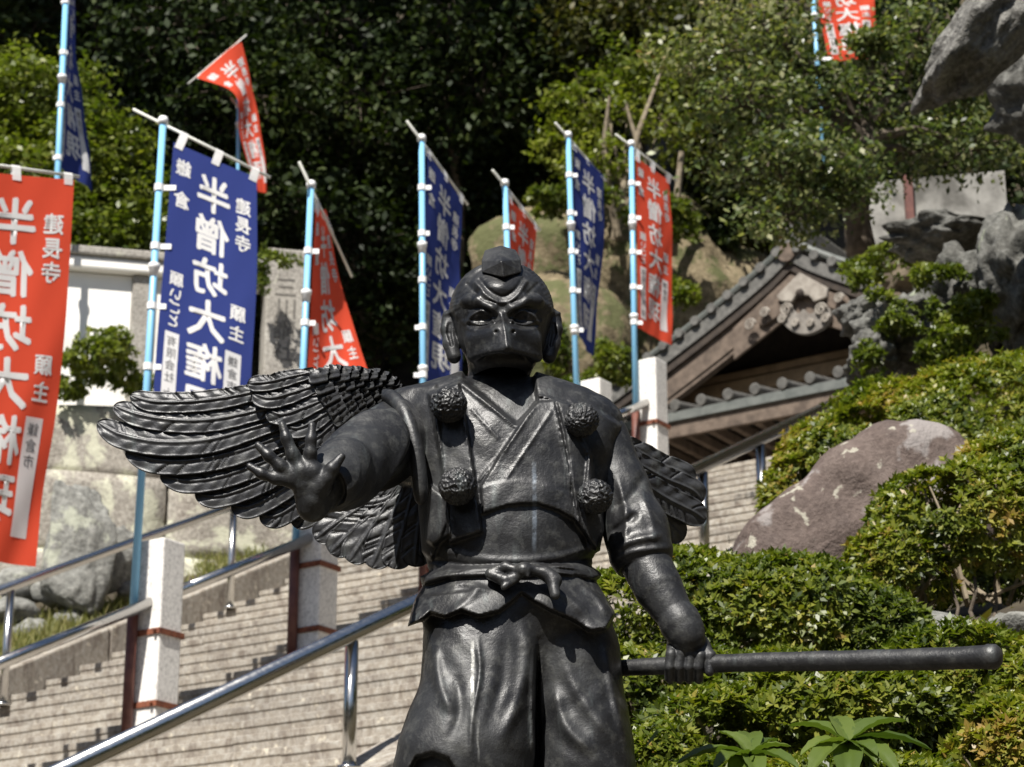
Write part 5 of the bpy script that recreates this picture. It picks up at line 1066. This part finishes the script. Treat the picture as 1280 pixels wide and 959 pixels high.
# a few bare stems and pale stones in the gap between the azaleas
for k, (P, rr) in enumerate([([(1222, 790, 7.2), (1213, 765, 7.25), (1220, 740, 7.25), (1216, 700, 7.3)], .012), ([(1192, 790, 7.2), (1198, 760, 7.25), (1190, 735, 7.3), (1186, 705, 7.3)], .009), ([(1240, 790, 7.2), (1246, 755, 7.3), (1243, 730, 7.3), (1252, 690, 7.3)], .009)]):
    mb = MB(); mb.tube([PD(*q) for q in P], [rr * .7, rr * .6, rr * .5, rr * .3][:len(P)], 7); mb.build('leafless_shrub', m_bark, label=['thickest bare stem standing in the gap between the azaleas', 'thin bare stem leaning left in the gap between the azaleas', 'bare stem leaning right in the gap between the azaleas'][k], cat='shrub', group='bare shrubs')
rock('garden_stone', 'pale stone half buried under the azaleas right of the staff', 1170, 790, 6.9, (.14, .12, .06), 61, m_rock, 3)
rock('garden_stone', 'small pale stone at the right edge beside the staff tip', 1268, 785, 7.2, (.09, .1, .07), 62, m_rock, 3)
# ---- grass on the bank left of the stairs
r = np.random.default_rng(21); n = 26000; uq = r.uniform(9.5, 17.5, n); vq = -12.36 - np.abs(r.normal(size=n)) * .75; P0 = uq[:, None] * U + vq[:, None] * V; keep = vnoise(P0, 1.1, 5, 2) > -.25; P0 = P0[keep]; n = len(P0)
P0[:, 2] = ground_z(P0[:, 0], P0[:, 1]) + .0; d = unit(np.stack([r.normal(size=n) * .45, r.normal(size=n) * .45, np.ones(n)], 1)); L = r.uniform(.06, .20, n)
v, f = leaf_arrays(P0, d, unit(r.normal(size=(n, 3))), L, L * 0 + .010, .1, .12); obj('bank_grass', v, f, GREEN_GR, tint=np.repeat(np.clip(r.normal(.5, .25, n), 0, 1), 4), label='short dry grass on the bank beside the stairs', cat='grass', kind='stuff')
# ---- small shrubs on walls, rocks and cliff
SM = [('leafy shrub growing out of the stone wall below the plaster panel', [BP(118, 445, 20.4, 55, 42), BP(150, 470, 20.4, 40, 24), BP(90, 480, 20.4, 40, 30)], 420, GREEN_YL, .06),
      ('small fern tuft on the stone wall beside the blue banner pole', [BP(168, 486, 20.5, 26, 14)], 420, GREEN_YL, .055),
      ('creeper at the shoulder of the inscribed pillar', [BP(326, 345, 21.0, 14, 40), BP(352, 322, 20.9, 34, 10)], 380, GREEN_YL, .05),
      ('green creeper on the mossy rock right of the roof gable', [BP(1150, 392, 12.8, 36, 26), BP(1120, 408, 12.8, 34, 18), BP(1085, 450, 12.6, 22, 40), BP(1100, 372, 13.0, 22, 12), BP(1220, 400, 12.4, 60, 40), BP(1190, 440, 12.3, 60, 26), BP(1160, 345, 13.2, 50, 16)], 900, GREEN_YL, .04),
      ('low weeds at the foot of the white wall', [BP(1120, 325, 15.5, 70, 16), BP(1200, 330, 15.5, 60, 20), BP(1245, 320, 15.2, 50, 26), BP(1075, 350, 15, 28, 18)], 520, GREEN_YL, .045),
      ('shrub at the foot of the sandstone cliff behind the flag poles', [BP(768, 455, 25.5, 44, 34), BP(735, 485, 25.5, 50, 30), BP(850, 350, 27.0, 24, 44), BP(690, 440, 27, 22, 40)], 330, GREEN_YL, .075),
      ('shrub hanging over the top of the sandstone cliff', [BP(815, 262, 28.0, 50, 22), BP(690, 252, 28.0, 46, 18), BP(745, 245, 28, 40, 14), BP(850, 290, 28, 34, 30)], 260, GREEN_YL, .08),
      ('dark evergreen hedge on the terrace behind the roof', [BP(880, 300, 29.5, 45, 50), BP(870, 370, 29.5, 30, 40)], 300, GREEN_DK, .09)]
def ragged(bl, seed, n=6):
    r = np.random.default_rng(seed); o = []
    for c, rad in bl:
        for _ in range(n): o.append((c + rand_dirs(r, 1)[0] * rad * r.uniform(.3, .85), rad * r.uniform(.22, .5, 3)))
    return o
for k, (lab, bl, dens, mt, ls) in enumerate(SM): bl = ragged(bl, k); dens = dens * .8; bush(lab, bl, dens, mt, 40 + k, lsz=ls, lw=.5, layers=(1.0, .8, .6), stems=False, group='small wild shrubs', name='wild_shrub', whorl=5, lump=.25, cat='shrub', wild=.6)
# ---- trees
def tree(label, base, limb_pts, blobs, mat, seed, lsz=.09, n_per=1500, trunk_r=.12, name='forest_tree', group='trees of the wooded hill', clump=.30, lw=.55, bark=None, top=None):
    """blobs: (centre, radii); clumps of leaves through each blob's volume, limbs running to the blobs"""
    r = np.random.default_rng(seed); bark = bark or m_bark; base = np.asarray(base, float); t = empty(name, base, label, 'tree', group)
    tp = np.asarray(top if top is not None else np.mean([b[0] for b in blobs], 0)); tr = [base, base + (tp - base) * .35 + r.normal(size=3) * .12, base + (tp - base) * .7 + r.normal(size=3) * .12, tp]
    q = interp_poly(np.array(tr), np.linspace(0, 1, 12)); mb = MB(); mb.tube(q, np.linspace(trunk_r, trunk_r * .35, 12), 9); mb.build('trunk', bark, t, smooth=True)
    mb = MB(); C_, A_ = [], []
    for (c, rad) in blobs:
        c = np.asarray(c); rad = np.asarray(rad, float); k = int(np.clip(np.argmin(np.linalg.norm(q - c, axis=1)) - 2, 2, 10)); mid = (q[k] + c) / 2 + r.normal(size=3) * .12 * rad.max(); mb.tube([q[k], mid, c], [trunk_r * .4, trunk_r * .25, trunk_r * .12], 6)
        m = max(10, int(n_per / 26)); w_ = rand_dirs(r, m) * (r.uniform(.12, 1.05, (m, 1)) ** (1 / 2.2)); cl = c + w_ * rad
        for e in cl[:m // 3]: mb.tube([c, (c + e) / 2 + r.normal(size=3) * .06 * rad.max(), e], [trunk_r * .12, trunk_r * .07, trunk_r * .03], 4)
        i = r.integers(0, m, n_per); C_.append(cl[i] + r.normal(size=(n_per, 3)) * clump * rad.max() * .45 * np.array([1, 1, .55])); A_.append(unit(w_[i] * .6 + np.array([0, 0, .75]) + .75 * r.normal(size=(n_per, 3))))
    mb.build('limbs', bark, t)
    C_ = np.concatenate(C_); A_ = np.concatenate(A_); n = len(C_); d = unit(np.cross(A_, r.normal(size=(n, 3)))); L = lsz * r.uniform(.55, 1.3, n); v, f = leaf_arrays(C_, d, A_, L, L * lw, .12)
    tint = np.clip(.42 + .22 * vnoise(C_, .9, seed, 2) + r.normal(size=n) * .17, 0, 1); obj('crown', v, f, mat, t, tint=np.repeat(tint, 4)); return t
def gbase(px, D, py=480): p = PD(px, py, D); return np.array([p[0], p[1], float(ground_z(p[0], p[1])) - .2])
def TB(px, py, D, rx, rz): s = D / F; return (PD(px, py, D), np.array([rx * s, rx * s * .8, rz * s]))
# sunlit trees at the left
tree('sunlit yellow green tree behind the blue corner banner', gbase(70, 23.5), None, [TB(40, 120, 23.5, 85, 60), TB(20, 220, 23, 80, 70), TB(110, 190, 23.2, 70, 55), TB(60, 290, 22.8, 90, 50), TB(-40, 160, 23.5, 80, 90)], GREEN_YL, 501, lsz=.085, n_per=3600, trunk_r=.09, clump=.42)
tree('sunlit shrub-like tree behind the plaster wall', gbase(150, 23.8), None, [TB(130, 260, 23.2, 70, 55), TB(165, 300, 23.0, 60, 45), TB(185, 250, 23.6, 45, 40), TB(100, 320, 22.8, 70, 36)], GREEN_YL, 502, lsz=.08, n_per=3000, trunk_r=.07, clump=.42)
# the dark wood
WOOD = [(260, 30.5, [(230, 40, 120, 80), (300, 120, 110, 80), (220, 190, 100, 70), (330, 250, 90, 70), (270, 330, 100, 60)]), (420, 31.5, [(400, 30, 110, 80), (450, 120, 110, 90), (380, 210, 100, 80), (450, 300, 110, 80), (420, 390, 110, 70)]),
        (560, 32, [(560, 20, 120, 90), (600, 110, 110, 80), (540, 210, 110, 80), (600, 290, 100, 70), (560, 380, 110, 70)]), (690, 33, [(700, 10, 120, 70), (680, 90, 90, 60), (660, 190, 90, 80), (720, 160, 70, 60)]),
        (120, 33, [(90, 20, 130, 80), (170, 70, 100, 70), (30, 60, 100, 80), (150, 150, 100, 70)]), (-20, 34, [(-30, 30, 130, 90), (-40, 150, 120, 90), (10, 250, 110, 90)]),
        (340, 35.5, [(340, -20, 150, 90), (330, 100, 140, 100), (350, 220, 140, 100), (330, 350, 140, 100)]), (500, 36, [(500, -30, 150, 90), (510, 90, 150, 100), (480, 210, 150, 100), (500, 340, 150, 110)]), (650, 36.5, [(640, -20, 140, 90), (650, 100, 140, 100), (640, 220, 130, 90)]), (220, 36.5, [(200, -20, 150, 100), (210, 100, 150, 110), (200, 230, 150, 110)])]
wl = ['dark evergreen tree behind the twisted red banner', 'dark evergreen tree above the sagging red banner', 'dark evergreen tree above the blue banner left of the head', 'dark evergreen tree at the top above the statue head', 'dark evergreen tree over the top of the corner blue banner', 'dark evergreen tree at the top left edge', 'farther dark tree filling the shade left of centre', 'farther dark tree filling the shade at centre', 'farther dark tree filling the shade above the small red banner', 'farther dark tree filling the shade at upper left']
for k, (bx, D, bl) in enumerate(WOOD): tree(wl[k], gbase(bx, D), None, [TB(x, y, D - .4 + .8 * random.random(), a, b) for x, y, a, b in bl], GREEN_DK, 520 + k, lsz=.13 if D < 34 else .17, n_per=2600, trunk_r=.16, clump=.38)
# tall trees added with crowns above the picture, to shade the wood below
SHADE_TREES = [(-6.2, 26.0, 21.2), (-2.6, 26.3, 21.4), (0.6, 26.8, 22.0), (-9.5, 27.0, 22.0), (-4.3, 29.0, 25.5), (-.6, 29.5, 25.8)]
for k, (x, y, z) in enumerate(SHADE_TREES): tree(['tall tree added out of view to shade the wood at left of centre', 'tall tree added out of view to shade the wood at centre', 'tall tree added out of view to shade the wood right of centre', 'tall tree added out of view to shade the wood at far left', 'tall upper tree added out of view to deepen the shade left of centre', 'tall upper tree added out of view to deepen the shade at centre'][k], (x + .5, y + 6.0, float(ground_z(x + .5, y + 6.0)) - .3), None, [(np.array([x, y, z]), np.array([2.3, 2.2, 1.3])), (np.array([x - 1.2, y + .8, z + 1.3]), np.array([2.0, 2.0, 1.2])), (np.array([x + 1.3, y + 1.2, z + 1.0]), np.array([2.0, 2.0, 1.2]))], GREEN_DK, 560 + k, lsz=.34, n_per=4200, trunk_r=.22, clump=.5, group='tall trees added to shade the wood')
# lighter trees at right
tree('bright green young tree with thin pale trunks above the sandstone cliff', gbase(790, 29.5), None, [TB(730, 130, 29, 55, 45), TB(745, 200, 28.6, 50, 40), TB(705, 180, 29, 40, 35), TB(830, 150, 29, 60, 60), TB(800, 80, 29.4, 60, 40)], GREEN_YL, 580, lsz=.10, n_per=800, trunk_r=.05, clump=.4, bark=m_twig, group='trees at right', name='young_tree')
for k, P in enumerate([[(768, 300, 28.5), (778, 240, 28.5), (800, 160, 28.6), (826, 90, 28.8)], [(772, 296, 28.4), (760, 230, 28.4), (755, 180, 28.5), (762, 120, 28.5)], [(830, 300, 28.6), (815, 240, 28.6), (800, 190, 28.7), (782, 130, 28.8)], [(842, 320, 28.3), (846, 250, 28.4), (852, 190, 28.5)]]):
    mb = MB(); mb.tube([PD(*q) for q in P], [.05, .045, .035, .02][:len(P)], 7); mb.build('leafless_sapling', m_twig, label=['leaning thin pale trunk right of the blue pointed banner', 'thin pale trunk just behind the blue pointed banner', 'thin pale trunk leaning left behind the orange banner', 'thin upright trunk right of the orange banner'][k], cat='sapling', group='thin bare trunks on the cliff')
RT = [(870, 31, [(830, 40, 70, 60), (880, 120, 70, 60), (900, 210, 70, 60), (870, 290, 60, 50), (930, 280, 60, 50)], GREEN_OL), (960, 29, [(940, 20, 110, 70), (1000, 90, 100, 70), (960, 180, 100, 80), (1040, 200, 90, 70)], GREEN_OL), (1150, 27, [(1120, 30, 110, 70), (1180, 130, 110, 80), (1240, 200, 100, 70), (1100, 180, 90, 60), (1290, 60, 100, 90)], GREEN_DK), (780, 31.5, [(780, 10, 110, 70), (820, 80, 90, 60), (760, 60, 80, 50)], GREEN_OL)]
for k, (bx, D, bl, mt) in enumerate(RT): tree(['dark tree right of the orange banner', 'dark tree behind the maple', 'dark tree behind the overhanging rock', 'green tree at the top right of centre'][k], gbase(bx, D), None, [TB(x, y, D - .4 + .8 * random.random(), a, b) for x, y, a, b in bl], mt, 590 + k, lsz=.12, n_per=2300, trunk_r=.12, clump=.38, group='trees at right')
mp = gbase(1078, 16.8); mp = PD(1078, 318, 16.8)
tree('maple with small pale shining leaves at upper right', mp, None, [TB(880, 70, 16.4, 75, 45), TB(950, 30, 16.6, 70, 45), TB(930, 130, 16.2, 80, 45), TB(1000, 110, 16.6, 70, 45), TB(960, 210, 16.2, 85, 42), TB(1020, 190, 16.0, 70, 45), TB(985, 270, 16.0, 60, 30), TB(1070, 130, 16.8, 60, 34), TB(1150, 50, 17, 55, 55), TB(1140, 190, 17, 80, 34), TB(1220, 185, 17, 80, 36), TB(1190, 120, 17.2, 60, 40), TB(1060, 230, 16.3, 60, 30), TB(1088, 55, 16.8, 26, 26)], GREEN_MP, 600, lsz=.058, n_per=1050, trunk_r=.115, clump=.55, lw=.55, name='maple_tree', group='trees at right', top=PD(1080, 130, 16.9), bark=m_bark)
# ---- broad-leaved plants at the bottom edge
def rosette(label, c, leaves, seed):
    r = np.random.default_rng(seed); c = np.asarray(c); t = empty('broad_leaf_plant', c - [0, 0, .25], label, 'plant', 'broad-leaved plants at the bottom edge')
    mb = MB(); mb.tube([c - [0, 0, .25], c - [0, 0, .1], c], [.006, .005, .004], 6); mb.build('stem', m_twig, t)
    for (tx, ty, dd, wd) in leaves:
        tip = PY(tx, ty, c[1] + dd); d = tip - c; L_ = np.linalg.norm(d); d /= L_; s_ = unit(np.cross(d, np.array([0, -.25, 1.0]))); n_ = np.cross(s_, d); n_ = n_ * np.sign(n_[2]); vs = []; nl, nw = 14, 7
        for i in range(nl):
            u_ = i / (nl - 1); w_ = wd * PXM * 1.15 * (np.sin(PI * min(1, u_ ** .8 * .97 + .03)) ** .75) * .5 + .0012
            for j in range(nw):
                a = j / (nw - 1) * 2 - 1; vs.append(c + d * L_ * u_ + s_ * a * w_ + n_ * (.16 * L_ * math.sin(PI * u_) * .55 + abs(a) * w_ * .45 - (.0 if abs(a) > .1 else .002) + .05 * L_ * (u_ ** 2) * -1 + .0015 * math.sin(u_ * 30 + j)))
        f = [(i * nw + j, i * nw + j + 1, (i + 1) * nw + j + 1, (i + 1) * nw + j) for i in range(nl - 1) for j in range(nw - 1)]
        obj('leaf', np.array(vs), f, GREEN_BIG, t, smooth=True, tint=np.full(len(vs), np.clip(r.normal(.5, .25), 0, 1)))
rosette('broad-leaved plant at the bottom edge, the smaller rosette', PY(936, 944, 5.0), [(845, 950, -.06, 28), (900, 912, .04, 24), (938, 913, .1, 30), (972, 922, .06, 22), (988, 930, -.02, 20), (892, 958, -.12, 24), (1000, 958, -.1, 26), (950, 975, -.12, 26), (915, 985, -.1, 26)], 1)
rosette('broad-leaved plant at the bottom edge, the larger rosette nearer the corner', PY(1060, 928, 5.05), [(986, 903, .06, 30), (1062, 900, .14, 34), (1132, 897, .03, 34), (1165, 932, -.05, 28), (1000, 940, -.06, 26), (1040, 893, .12, 26), (1095, 950, -.1, 30), (1010, 965, -.12, 30), (1125, 968, -.1, 36), (1060, 985, -.14, 34), (1110, 930, .0, 26)], 2)
def tuft(label, c, leaves):
    t = empty('grass_tuft', c, label, 'plant')
    for (tx, ty, dd) in leaves:
        tip = PY(tx, ty, c[1] + dd); m = (c + tip) / 2 + [0, 0, .035]; q = interp_poly(np.array([c, m, tip]), np.linspace(0, 1, 9)); s_ = unit(np.cross(tip - c, np.array([0, -.5, 1.0]))); w_ = .006 * np.sin(PI * np.linspace(.12, .98, 9)) + .0006
        vs = np.concatenate([q + s_ * w_[:, None], q - s_ * w_[:, None]]); f = [(i, i + 1, i + 10, i + 9) for i in range(8)]; obj('blade', vs, f, GREEN_BIG, t, tint=np.full(18, .7))
tuft('tuft of long arching blades beside the statue trousers', PY(850, 925, 5.3), [(792, 888, -.05), (800, 900, -.03), (812, 912, -.06), (806, 935, -.08)])


# ---- low weeds and leaf litter over the open slopes
r = np.random.default_rng(77); n = 60000; X_ = np.where(r.uniform(size=n) < .72, r.uniform(-2.5, 14, n), r.uniform(-18, -7, n)); Y_ = 3.6 + 23.5 * r.uniform(size=n) ** .8; P0 = np.stack([X_, Y_, X_ * 0], 1); vq = P0 @ V; uq = P0 @ U
bh = -((X_ - WALL_R[0]) * WALL_N[0] + (Y_ - WALL_R[1]) * WALL_N[1]); keep = ((vq > -5.75) | ((vq < -12.5) & (bh > 1.2))) & (vnoise(P0, 1.3, 9, 2) > -.35) & ~((np.abs(X_) < .9) & (Y_ < 5.3)) & ((uq < 16.3) | (X_ > 4) | (X_ < -6)); P0 = P0[keep]; n = len(P0); P0[:, 2] = ground_z(P0[:, 0], P0[:, 1]) + r.uniform(0, .07, n)
d = unit(np.stack([r.normal(size=n), r.normal(size=n), r.uniform(0, .9, n)], 1)); L = r.uniform(.05, .13, n); v, f = leaf_arrays(P0, d, unit(np.stack([r.normal(size=n) * .5, r.normal(size=n) * .5, np.ones(n)], 1)), L, L * .5, .1)
obj('ground_cover', v, f, GREEN_OL, tint=np.repeat(np.clip(r.normal(.55, .25, n), 0, 1), 4), label='low weeds and dry leaves on the open slopes', cat='ground cover', kind='stuff')
# ---- the wood goes on over the hill to both sides
C_, A_ = [], []; mbw = MB()
for k in range(64):
    sd = -1 if k % 2 else 1; x = sd * r.uniform(8.5, 26); y = r.uniform(27, 44) if sd > 0 else r.uniform(26, 44); z0 = float(ground_z(x, y)); h = r.uniform(4.5, 7)
    mbw.tube([(x, y, z0 - .3), (x + r.normal() * .2, y + r.normal() * .2, z0 + h * .5), (x, y, z0 + h * .9)], [.16, .12, .04], 6)
    n = 1100; w_ = rand_dirs(r, n) * r.uniform(.35, 1.0, (n, 1)); C_.append(np.array([x, y, z0 + h * .55]) + w_ * np.array([2.1, 2.1, h * .5])); A_.append(unit(w_ + np.array([0, 0, .5]) + .7 * r.normal(size=(n, 3))))
C_ = np.concatenate(C_); A_ = np.concatenate(A_); n = len(C_); L = .32 * r.uniform(.6, 1.3, n); v, f = leaf_arrays(C_, unit(np.cross(A_, r.normal(size=(n, 3)))), A_, L, L * .6, .1)
obj('hillside_wood', v, f, GREEN_OL, tint=np.repeat(np.clip(r.normal(.4, .22, n), 0, 1), 4), label='wood that covers the hill to both sides of the view', cat='wood', kind='stuff')
mbw.build('hillside_trunks', m_bark, label='trunks of the wood on the hill to both sides', cat='wood', kind='stuff')
# ---- unseen wood added behind and beside the viewpoint to cut down sky light
r = np.random.default_rng(99); C_, A_ = [], []; mbw = MB()
for k in range(30):
    az_ = R(62 + k * 236 / 29); rad = r.uniform(11, 15); x, y = rad * math.sin(az_), rad * math.cos(az_) + 1.0; z0 = float(ground_z(x, y)); h = r.uniform(7.5, 9.5) if abs(math.degrees(az_) - 201.7) > 25 else r.uniform(7.0, 8.2)
    mbw.tube([(x, y, z0 - .2), (x + r.normal() * .2, y + r.normal() * .2, z0 + h * .5), (x, y, z0 + h * .9)], [.2, .15, .05], 7)
    n = 1500; w_ = rand_dirs(r, n) * r.uniform(.5, 1.0, (n, 1)); C_.append(np.array([x, y, z0 + h * .52]) + w_ * np.array([1.9, 1.9, h * .48])); A_.append(unit(w_ + .6 * r.normal(size=(n, 3))))
C_ = np.concatenate(C_); A_ = np.concatenate(A_); n = len(C_); L = .42 * r.uniform(.6, 1.3, n); v, f = leaf_arrays(C_, unit(np.cross(A_, r.normal(size=(n, 3)))), A_, L, L * .6, .1)
obj('sky_blocking_wood', v, f, GREEN_DK, tint=np.repeat(np.clip(r.normal(.45, .2, n), 0, 1), 4), label='unseen evergreen wood added around the viewpoint to dim the sky light', cat='wood', kind='stuff')
mbw.build('sky_blocking_trunks', m_bark, label='trunks of the unseen evergreen wood added around the viewpoint', cat='wood', kind='stuff')
